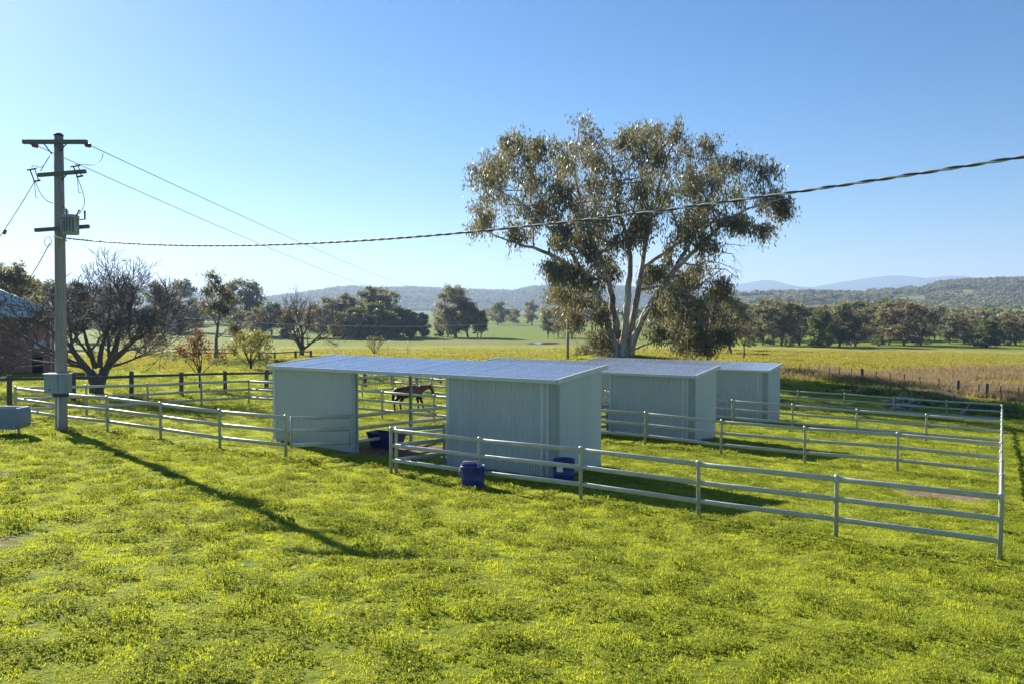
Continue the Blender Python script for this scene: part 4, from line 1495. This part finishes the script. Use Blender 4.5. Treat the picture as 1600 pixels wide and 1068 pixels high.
mb_ = empty('meter_box', pb + px(69, 614, -.42), 0, 'grey metal meter box fixed low on the power pole', 'meter box')
bw, bh = 35 * PK, 29 * PK
MB().box((0, 0, 0), (bw, .36, bh)).build('box_body', MATS['box_paint'], mb_)
dr = MB().box((.02, -.025, .03), (bw * .62, -.003, bh - .03)).build('box_door', MATS['box_paint'], mb_)
MB().box((bw * .25, -.05, bh * .15), (bw * .29, -.027, bh * .25)).build('latch', MATS['iron'], dr)
MB().box((bw * .65, -.022, .03), (bw - .02, -.003, bh - .03)).build('side_panel', MATS['box_paint'], mb_)
MB().box((-.03, -.04, bh + .003), (bw + .03, .39, bh + .04)).build('box_lid', MATS['trim'], mb_)
MB().box((bw * .3, .1, -.14), (bw * .9, .3, -.003)).build('base_bracket', MATS['iron'], mb_)


def cable(name, pts, r, mat, label, n=5, cat='cable', group=None):
    c0 = Vector(pts[0])
    return tag(MB().tube([Vector(p_) - c0 for p_ in pts], r, n).build(name, MATS[mat], None, c0), label, cat, group)


# the two high-voltage wires run away behind the top of the tall gum
far = on_ground(712, 527)
e1, e2 = at_depth(722, 453, far.y), at_depth(714, 455, far.y)
cable('power_line', sag(pb + i1, e1, 3.2, 40), .014, 'wire', 'upper of two thin power lines running from the pole towards the tall gum', 4, 'power line', 'high power lines')
cable('power_line', sag(pb + i2, e2, 4.6, 40), .014, 'wire', 'lower of two thin power lines running from the pole towards the tall gum', 4, 'power line', 'high power lines')
# twisted service cable crossing the whole picture
A_, B_ = pb + px(100, 372, -.2), Vector((7.4, 12.0, 7.0))
sc_ = empty('service_cable', A_, 0, 'thick twisted service cable sagging from the power pole across to the upper right', 'cable')
for ph_, mat_ in ((0, 'cable_dark'), (math.pi, 'cable_pale')):
    pts = []
    N = 900
    d = (B_ - A_).normalized()
    side = Vector((-d.y, d.x, 0)).normalized()
    for i in range(N + 1):
        k = 1.5 * i / N
        z = A_.z + (B_.z - A_.z) * k - 4 * .68 * k * (1 - k)
        c = Vector((A_.x + (B_.x - A_.x) * k, A_.y + (B_.y - A_.y) * k, z))
        a = ph_ + k * 29.7 / .62 * 6.283
        pts.append(c + side * (math.cos(a) * .014) + Vector((0, 0, math.sin(a) * .014)) - A_)
    MB().tube(pts, .016, 5).build('strand', MATS[mat_], sc_)
# stays and service lines to the left
cable('stay_wire', sag(pb + px(53, 286, -.3), pb + px(-40, 425, -3), .1, 6), .016, 'wire', 'stay wire with strain insulator slanting from the pole down to the left edge', 4, 'wire')
tag(MB().tube([pb + px(8.5, 360, -1.45), pb + px(6.3, 366, -1.5)], [.055, .05], 8).build('strain_insulator', MATS['porcelain']), 'brown strain insulator on the stay wire at the left edge', 'insulator')
hc = hp + Vector((hpx(-12) * .86 + .2, hpx(-12) * .5 - .4, hpz(484)))
cable('house_cable', sag(pb + px(78, 380, -.2), hc, .9, 20), .018, 'wire', 'dark cable dropping from the pole to the brick house roof', 4, 'cable')
# small pole behind the middle shed and its wire back to the house
lp = on_ground(887, 561)
kk = lp.y / F_PX
sp_ = empty('service_pole', lp, 0, 'slim grey pole standing left of the huge gum above the shed roof', 'pole')
MB().tube([(0, 0, -.4), (0, 0, 64 * kk)], [.16, .12], 9).build('shaft', MATS['pole_timber'], sp_)
MB().tube([(-.1, -.1, 64 * kk - .1), (.5, -.15, 64 * kk + .25), (.7, -.15, 64 * kk + .2)], .06, 6).build('bracket', MATS['white_metal'], sp_)
cable('house_cable', sag(hp + Vector((.4, -.4, hpz(478))), lp + Vector((0, -.1, 64 * kk - .1)), 1.1, 24), .016, 'cable_pale', 'thin pale wire strung between the left trees and the slim grey pole', 4, 'cable')
# pipe gate frame in the far paddock
gp = on_ground(622, 557)
gk = gp.y / F_PX
gf = empty('pipe_gate', gp, 0, 'thin pipe gate frame standing in the paddock above the near roof', 'gate')
for u in (606, 637, 639.5):
    MB().tube([((u - 622) * gk, 0, -.1), ((u - 622) * gk, 0, 25 * gk)], .03, 5).build('gate_stile', MATS['galvanised'], gf)
for v in (24.5, 1.5):
    MB().tube([((606 - 622) * gk, 0, v * gk), ((639.5 - 622) * gk, 0, v * gk)], .022, 5).build('gate_rail', MATS['galvanised'], gf)

# ------------------------------------------------------------------ trough at the left edge
tb = on_ground(18, 679)
tro = empty('feed_trough', tb, math.radians(-6), 'blue grey metal feed trough on thin legs at the left edge', 'trough')
tk = tb.y / F_PX
m = MB()
xl, xr, zb, zt = -1.5, 23 * tk, 11 * tk, 44 * tk
prof = [(xl + .12, zb), (xr - .13, zb + .0), (xr, zb + .2), (xr, zt - .16), (xr - .06, zt), (xl + .06, zt), (xl, zt - .16), (xl, zb + .2)]
fr, bk = [(a, -.33, b) for a, b in prof], [(a, .33, b) for a, b in prof]
m.poly(fr); m.poly(bk[::-1])
for i in range(len(prof)):
    j = (i + 1) % len(prof)
    if i == 4:
        continue
    m.poly([fr[i], bk[i], bk[j], fr[j]])
ins = .04
m.poly([(xl + .06, -.33, zt), (xr - .06, -.33, zt), (xr - .1, -.29, zt), (xl + .1, -.29, zt)])
m.poly([(xl + .1, .29, zt), (xr - .1, .29, zt), (xr - .06, .33, zt), (xl + .06, .33, zt)])
m.poly([(xl + .06, -.33, zt), (xl + .1, -.29, zt), (xl + .1, .29, zt), (xl + .06, .33, zt)])
m.poly([(xr - .1, -.29, zt), (xr - .06, -.33, zt), (xr - .06, .33, zt), (xr - .1, .29, zt)])
m.poly([(xl + .1, -.29, zt), (xr - .1, -.29, zt), (xr - .12, -.2, zb + .1), (xl + .12, -.2, zb + .1)])
m.poly([(xl + .12, .2, zb + .1), (xr - .12, .2, zb + .1), (xr - .1, .29, zt), (xl + .1, .29, zt)])
m.poly([(xl + .12, -.2, zb + .1), (xr - .12, -.2, zb + .1), (xr - .12, .2, zb + .1), (xl + .12, .2, zb + .1)])
m.build('trough_body', MATS['trough_paint'], tro)
MB().tube([(xl + .05, -.34, zt), (xr - .05, -.34, zt)], .022, 6).build('rim', MATS['galvanised'], tro)
for lx, ly, r in ((xr - .3, .1, .04), (xr - .62, -.25, .013), (xr - .85, -.22, .013), (xl + .3, -.25, .03), (xl + .3, .25, .03)):
    MB().tube([(lx, ly, -.1), (lx, ly, zb + .03)], r, 6).build('leg', MATS['galvanised'], tro)

# ------------------------------------------------------------------ blue tubs
c = on_ground(604, 699)
o = empty('feed_tub', c, ANG, 'dark blue rectangular feed tub on the ground in the open bay', 'tub', 'blue plastic tubs')
m = MB()
tw, th = .62, .52
ou = [(-tw, -.32), (tw, -.32), (tw, .32), (-tw, .32)]
k = .76
lo = [(x * k, y * k, .02) for x, y in ou]
hi = [(x, y, th) for x, y in ou]
inn = [(x * .93, y * .88, th) for x, y in ou]
inb = [(x * k * .92, y * k * .86, .06) for x, y in ou]
m.poly(lo[::-1]); m.poly(inb)
for i in range(4):
    j = (i + 1) % 4
    m.poly([lo[i], lo[j], hi[j], hi[i]]); m.poly([hi[i], hi[j], inn[j], inn[i]]); m.poly([inn[i], inn[j], inb[j], inb[i]])
m.build('tub_body', MATS['blue_plastic'], o)
m = MB()
for i in range(4):
    j = (i + 1) % 4
    m.tube([hi[i], hi[j]], .025, 6)
m.build('rim', MATS['blue_plastic'], o)


def drum(u, v, r, h, label, bulge=1.0):
    c = on_ground(u, v)
    o = empty('blue_drum', c, 0, label, 'drum', 'blue plastic tubs')
    m = MB()
    m.lathe([(r * .93, .0), (r * .97, .03), (r, h * .33), (r * 1.02, h * .36), (r, h * .39), (r * bulge, h - .03), (r * bulge + .012, h - .02), (r * bulge + .012, h), (r * bulge - .02, h), (r * bulge - .03, h - .04), (r * .88, .06)], 24)
    m.build('drum_body', MATS['blue_plastic'], o)
    return o, r, h


o, r, h = drum(739, 758.5, .31, .55, 'cut down blue drum tied to the nearest fence beside its post', 1.02)
MB().tube([(-r, .0, h - .01), (-r * .8, -.1, h + .12), (r * .3, -.12, h + .13), (r * .9, 0, h)], .012, 5).build('rope_handle', MATS['rope'], o)
MB().tube([(-r - .01, 0, h - .03), (-r - .06, -.02, h * .65), (-r - .03, -.02, h * .45)], .014, 5).build('rope', MATS['rope'], o)
o, r, h = drum(881, 751, .30, .62, 'blue drum with a white label against the near shed corner')
m = MB()
for i in range(6):
    a0, a1 = 3.95 + i * .1, 4.05 + i * .1
    m.poly([(math.cos(a) * (r + .006), math.sin(a) * (r + .006), z) for a, z in ((a0, h * .5), (a1, h * .5), (a1, h * .82), (a0, h * .82))])
m.build('label_sticker', MATS['white_label'], o)

# ------------------------------------------------------------------ horse
hs = on_ground(640, 641.5)
horse = empty('horse', hs, math.radians(33), 'dark bay horse standing side on in the second yard behind the open bay', 'horse')
J = {   # joint: (x forward, y side, z), (rx, ry)
    'pelvis': ((-.56, 0, 1.10), .30), 'loin': ((-.28, 0, 1.06), .30), 'barrel': ((.05, 0, 1.00), .335), 'girth': ((.38, 0, 1.03), .315), 'withers': ((.55, 0, 1.14), .205),
    'chest': ((.66, 0, 1.02), .185), 'neck1': ((.82, 0, 1.17), .185), 'neck2': ((1.04, 0, 1.21), .14), 'poll': ((1.22, 0, 1.23), .105), 'cheek': ((1.31, 0, 1.09), .11), 'nose': ((1.40, 0, .90), .075), 'muzzle': ((1.43, 0, .82), .066),
    'tailhead': ((-.80, 0, 1.18), .10),
}
E_ = [('pelvis', 'loin'), ('loin', 'barrel'), ('barrel', 'girth'), ('girth', 'withers'), ('girth', 'chest'), ('withers', 'neck1'), ('neck1', 'neck2'), ('neck2', 'poll'), ('poll', 'cheek'), ('cheek', 'nose'), ('nose', 'muzzle'), ('pelvis', 'tailhead')]
for sd, nm, fo, ho in ((1, 'l', .02, -.10), (-1, 'r', .14, .12)):
    y = .13 * sd
    J.update({'hip' + nm: ((-.62, y * 1.05, .98), .20), 'stifle' + nm: ((-.46 + ho * .5, y * 1.1, .80), .145), 'hock' + nm: ((-.72 + ho, y, .50), .062), 'hcan' + nm: ((-.70 + ho, y, .26), .042), 'hfet' + nm: ((-.68 + ho, y, .12), .048), 'hhoof' + nm: ((-.62 + ho, y, .025), .055),
              'should' + nm: ((.56, y * .95, .90), .13), 'elbow' + nm: ((.50 + fo * .3, y, .70), .095), 'knee' + nm: ((.54 + fo, y, .42), .055), 'fcan' + nm: ((.54 + fo * 1.2, y, .24), .04), 'ffet' + nm: ((.55 + fo * 1.3, y, .11), .046), 'fhoof' + nm: ((.60 + fo * 1.4, y, .025), .055)})
    E_ += [('pelvis', 'hip' + nm), ('hip' + nm, 'stifle' + nm), ('stifle' + nm, 'hock' + nm), ('hock' + nm, 'hcan' + nm), ('hcan' + nm, 'hfet' + nm), ('hfet' + nm, 'hhoof' + nm),
           ('girth', 'should' + nm), ('should' + nm, 'elbow' + nm), ('elbow' + nm, 'knee' + nm), ('knee' + nm, 'fcan' + nm), ('fcan' + nm, 'ffet' + nm), ('ffet' + nm, 'fhoof' + nm)]
keys = list(J)
me = bpy.data.meshes.new('body')
me.from_pydata([J[k][0] for k in keys], [(keys.index(a), keys.index(b)) for a, b in E_], [])
me.materials.append(MATS['horse_coat'])
body = part('body', me, horse)
body.scale = (.98, .98, .98)
sk = body.modifiers.new('skin', 'SKIN')
sk.use_smooth_shade = True
for i, k in enumerate(keys):
    r = J[k][1]
    body.data.skin_vertices[0].data[i].radius = (r, r)
    body.data.skin_vertices[0].data[i].use_root = (k == 'barrel')
sb = body.modifiers.new('sub', 'SUBSURF')
sb.levels = sb.render_levels = 2
for sd in (-1, 1):
    MB().tube([(1.17, .05 * sd, 1.27), (1.19, .07 * sd, 1.36), (1.22, .06 * sd, 1.43)], [.03, .035, .006], 6).build('ear', MATS['horse_coat'], horse).scale = (.98,) * 3
m = MB()
rr = random.Random(2)
for i in range(46):
    k = i / 45
    p0 = Vector((.58 + .60 * k, 0, 1.345 - .03 * k))
    m.tube([p0, p0 + Vector((.0, -.09, -.03)), p0 + Vector((rr.uniform(-.04, .04), -.15, -.16 - rr.uniform(0, .08)))], [.02, .018, .006], 4)
m.build('mane', MATS['horse_hair'], horse).scale = (.98,) * 3
m = MB()
for i in range(14):
    dx, dy = rr.gauss(0, .03), rr.gauss(0, .04)
    m.tube([(-.82, dy * .3, 1.2), (-.92 + dx, dy, 1.05), (-.93 + dx, dy * 1.2, .75), (-.91 + dx, dy, .48)], [.035, .045, .035, .008], 5)
m.build('tail', MATS['horse_hair'], horse).scale = (.98,) * 3

# dark fallen log under the far trees
p_ = on_ground(741, 521)
m = MB().tube([(-1.0, 0, .35), (-.4, .1, .5), (.4, 0, .45), (1.0, 0, .3)], [.25, .42, .4, .2], 9)
tag(m.build('fallen_log', MATS['dark_bark'], None, p_), 'dark fallen log in the field between the two slim green trees', 'log')

# ------------------------------------------------------------------ grass
def blades(rng, n, rad, lo, hi, wid, lean, mat, name, clump=0):
    """bent grass blades: quad plus tip drawn as a second quad"""
    ctr = rng.uniform(-rad, rad, (n, 2))
    if clump:
        cc = rng.uniform(-rad, rad, (clump, 2))
        ctr = cc[rng.integers(0, clump, n)] + rng.normal(0, rad * .16, (n, 2))
    h = rng.uniform(lo, hi, n)
    a = rng.uniform(0, 6.28, n)
    w = wid * rng.uniform(.6, 1.3, n)
    ln = h * rng.uniform(.2, 1.0, n) * lean
    la = rng.uniform(0, 6.28, n)
    base = np.stack([ctr[:, 0], ctr[:, 1], np.full(n, -.02)], -1)
    side = np.stack([np.cos(a), np.sin(a), np.zeros(n)], -1) * w[:, None]
    bend = np.stack([np.cos(la) * ln, np.sin(la) * ln, h], -1)
    mid = base + bend * np.array([.35, .35, .62])
    tip = base + bend
    V = np.stack([base - side, base + side, mid + side * .8, mid - side * .8, tip - side * .15, tip + side * .15], 1).reshape(-1, 3)
    f0 = np.array([[0, 1, 2, 3], [3, 2, 5, 4]])
    f = (f0[None] + 6 * np.arange(n)[:, None, None]).reshape(-1, 4)
    t = np.repeat(np.clip(rng.normal(.5, .2, n), 0, 1), 2)
    return np_mesh(name, V, f, MATS[mat], tint=t)


def rosettes(rng, n, rad, size, mat, name):
    c = np.stack([rng.uniform(-rad, rad, n), rng.uniform(-rad, rad, n), np.zeros(n)], -1)
    V, T = [], []
    for i in range(n):
        k = int(rng.integers(5, 9))
        s = size * rng.uniform(.6, 1.4)
        hgt = rng.uniform(.01, .06)
        for q_ in range(k):
            a = rng.uniform(0, 6.28)
            d = np.array([math.cos(a), math.sin(a), 0])
            e = np.array([-d[1], d[0], 0])
            up = np.array([0, 0, 1.])
            p0 = c[i] + up * hgt * .4
            p1 = c[i] + d * s * .6 + e * s * .26 + up * (hgt + .35 * s)
            p2 = c[i] + d * s * 1.15 + up * (hgt + .2 * s)
            p3 = c[i] + d * s * .6 - e * s * .26 + up * (hgt + .35 * s)
            V += [p0, p1, p2, p3]
            T.append(np.clip(rng.normal(.5, .22), 0, 1))
    V = np.array(V)
    return np_mesh(name, V, np.arange(len(V)).reshape(-1, 4), MATS[mat], tint=T)


rg = np.random.default_rng(70)
GT = [blades(rg, 210, .22, .015, .055, .0055, 1.2, 'grass_blade', 'grass_patch', (0, 7, 0, 5)[i]) for i in range(4)]
GT += [rosettes(rg, 70, .22, .026, 'clover_leaf', 'clover_patch') for i in range(3)]
# even spread in the view, spacing growing with distance
pts, scl, pick = [], [], []
y = 8.5
while y < 115:
    k = max(1., (y / 24.) ** .9)
    step = .25 * k
    hw = .66 * y + 2
    n = int(2 * hw / step)
    x = -hw + (np.arange(n) + rg.uniform(-.5, .5, n)) * step
    yy = y + rg.uniform(-.6, .6, n) * step
    pts.append(np.stack([x, yy], -1))
    scl.append(np.full(n, k))
    y += step
pts, scl = np.concatenate(pts), np.concatenate(scl)
X, Y = pts[:, 0], pts[:, 1]
S_, T_ = to_st(X, Y)
cv = cover(X, Y)
ok = cv[:, 0] + .25 * vnoise(X, Y, 6., 3) < .5
ok &= rg.uniform(0, 1, len(X)) > cv[:, 2] * .93
ok &= rg.uniform(0, 1, len(X)) > cv[:, 1] * .6
for t0 in (2.4, 14.5, 26.65):
    ok &= ~((S_ > S_SHED_R - .1) & (S_ < S_SHED_L + .1) & (T_ > t0 + .1) & (T_ < t0 + DEPTH))
ok &= ~((X < hp.x + .3) & (X > hp.x - 14) & (Y > hp.y - .2) & (Y < hp.y + 9))
X, Y, S_, T_, scl = X[ok], Y[ok], S_[ok], T_[ok], scl[ok]
n = len(X)
wn_ = vnoise(X, Y, 1.3, 12) + .6 * vnoise(X, Y, 4., 13)
weed = wn_ * .16 + rg.normal(0, .5, n) > .32
pick = np.where(weed, rg.integers(4, 7, n), rg.integers(0, 4, n))
yard = (S_ > -.3) & (S_ < 33.9) & (T_ > -.2) & (T_ < 39.6)
hgt = np.where(yard, .75, 1.0) * (1 + .3 * vnoise(X, Y, 2.2, 15)) * np.exp(rg.normal(0, .33, n))
sc3 = np.stack([scl, scl, scl ** .55 * np.clip(hgt, .3, 2.3)], -1)
scatter('grass', np.stack([X, Y, ground(X, Y)], -1), sc3, np.stack([np.zeros(n), np.zeros(n), rg.uniform(0, 6.28, n)], -1), pick, GT, 'lush short green grass and clover over the yards and foreground')

# tall dry grass along the wire fence and in strips of the right paddock
DT = [blades(rg, 90, .7, .25, .6, .02, .6, 'dry_grass', 'dry_patch', 12) for i in range(3)] + [blades(rg, 90, .7, .12, .3, .022, .8, 'yellow_grass', 'yellow_patch', 14) for i in range(3)]
n = 15000
Yd = 1 / np.sqrt(rg.uniform(1 / 190. ** 2, 1 / 56. ** 2, n))
Ud = rg.uniform(-.6, .66, n)
Xd = Ud * Yd
cv = cover(Xd, Yd)
r_ = rg.uniform(0, 1, n)
dry = r_ < cv[:, 2] * .95
yel = ~dry & (r_ < cv[:, 2] * .9 + cv[:, 1] * .75)
ok = dry | yel
Xd, Yd, dry = Xd[ok], Yd[ok], dry[ok]
n = len(Xd)
pick = np.where(dry, rg.integers(0, 3, n), rg.integers(3, 6, n))
k = (Yd / 70.) ** .8
scatter('dry_grass', np.stack([Xd, Yd, ground(Xd, Yd)], -1), np.stack([k * 1.1, k * 1.1, rg.uniform(.7, 1.2, n)], -1), np.stack([np.zeros(n), np.zeros(n), rg.uniform(0, 6.28, n)], -1), pick, DT, 'dry brown and yellow grass of the right paddock')

# weedy undergrowth along the garden edge, the bank and below the huge gum
UT = [rosettes(rg, 60, .6, .16, 'clover_leaf', 'weed_patch') for i in range(2)] + [blades(rg, 70, .5, .15, .45, .02, .8, 'green_leaf', 'weed_blades', 9) for i in range(2)]
pp = []
for u0, v0, u1, v1, m_ in ((225, 557, 300, 560, 60), (340, 566, 385, 572, 50), (365, 570, 420, 572, 40), (560, 596, 600, 592, 30), (1300, 608, 1480, 628, 110), (1330, 612, 1420, 616, 60), (1360, 613, 1470, 622, 110), (1375, 610, 1450, 616, 80), (1440, 628, 1580, 646, 80)):
    for i in range(m_):
        k = rg.uniform()
        p_ = on_ground(u0 + (u1 - u0) * k, v0 + (v1 - v0) * k + rg.uniform(-2, 2))
        pp.append((p_.x + rg.normal(0, .5), p_.y + rg.normal(0, .7)))
pp = np.array(pp)
n = len(pp)
scatter('undergrowth', np.stack([pp[:, 0], pp[:, 1], ground(pp[:, 0], pp[:, 1])], -1), rg.uniform(.8, 1.6, n), np.stack([np.zeros(n), np.zeros(n), rg.uniform(0, 6.28, n)], -1), rg.integers(0, 4, n), UT, 'leafy weeds along the garden edge and the earth bank')

# ------------------------------------------------------------------ haze: one closed box of even air round the whole place
m = MB().box((-16500, -1500, -12), (16500, 16000, 420))
hz_ = m.build('haze', None)
tag(hz_, 'thin blue daytime haze over the far hills', kind='stuff')
hm = bpy.data.materials.new('haze_air')
hm.use_nodes = True
nt = hm.node_tree
nt.nodes.remove(nt.nodes['Principled BSDF'])
pv = nt.nodes.new('ShaderNodeVolumePrincipled')
pv.inputs['Color'].default_value = (.50, .69, 1., 1)
pv.inputs['Density'].default_value = 1.35e-4
pv.inputs['Anisotropy'].default_value = .2
nt.links.new(pv.outputs[0], nt.nodes['Material Output'].inputs['Volume'])
hz_.data.materials.append(hm)
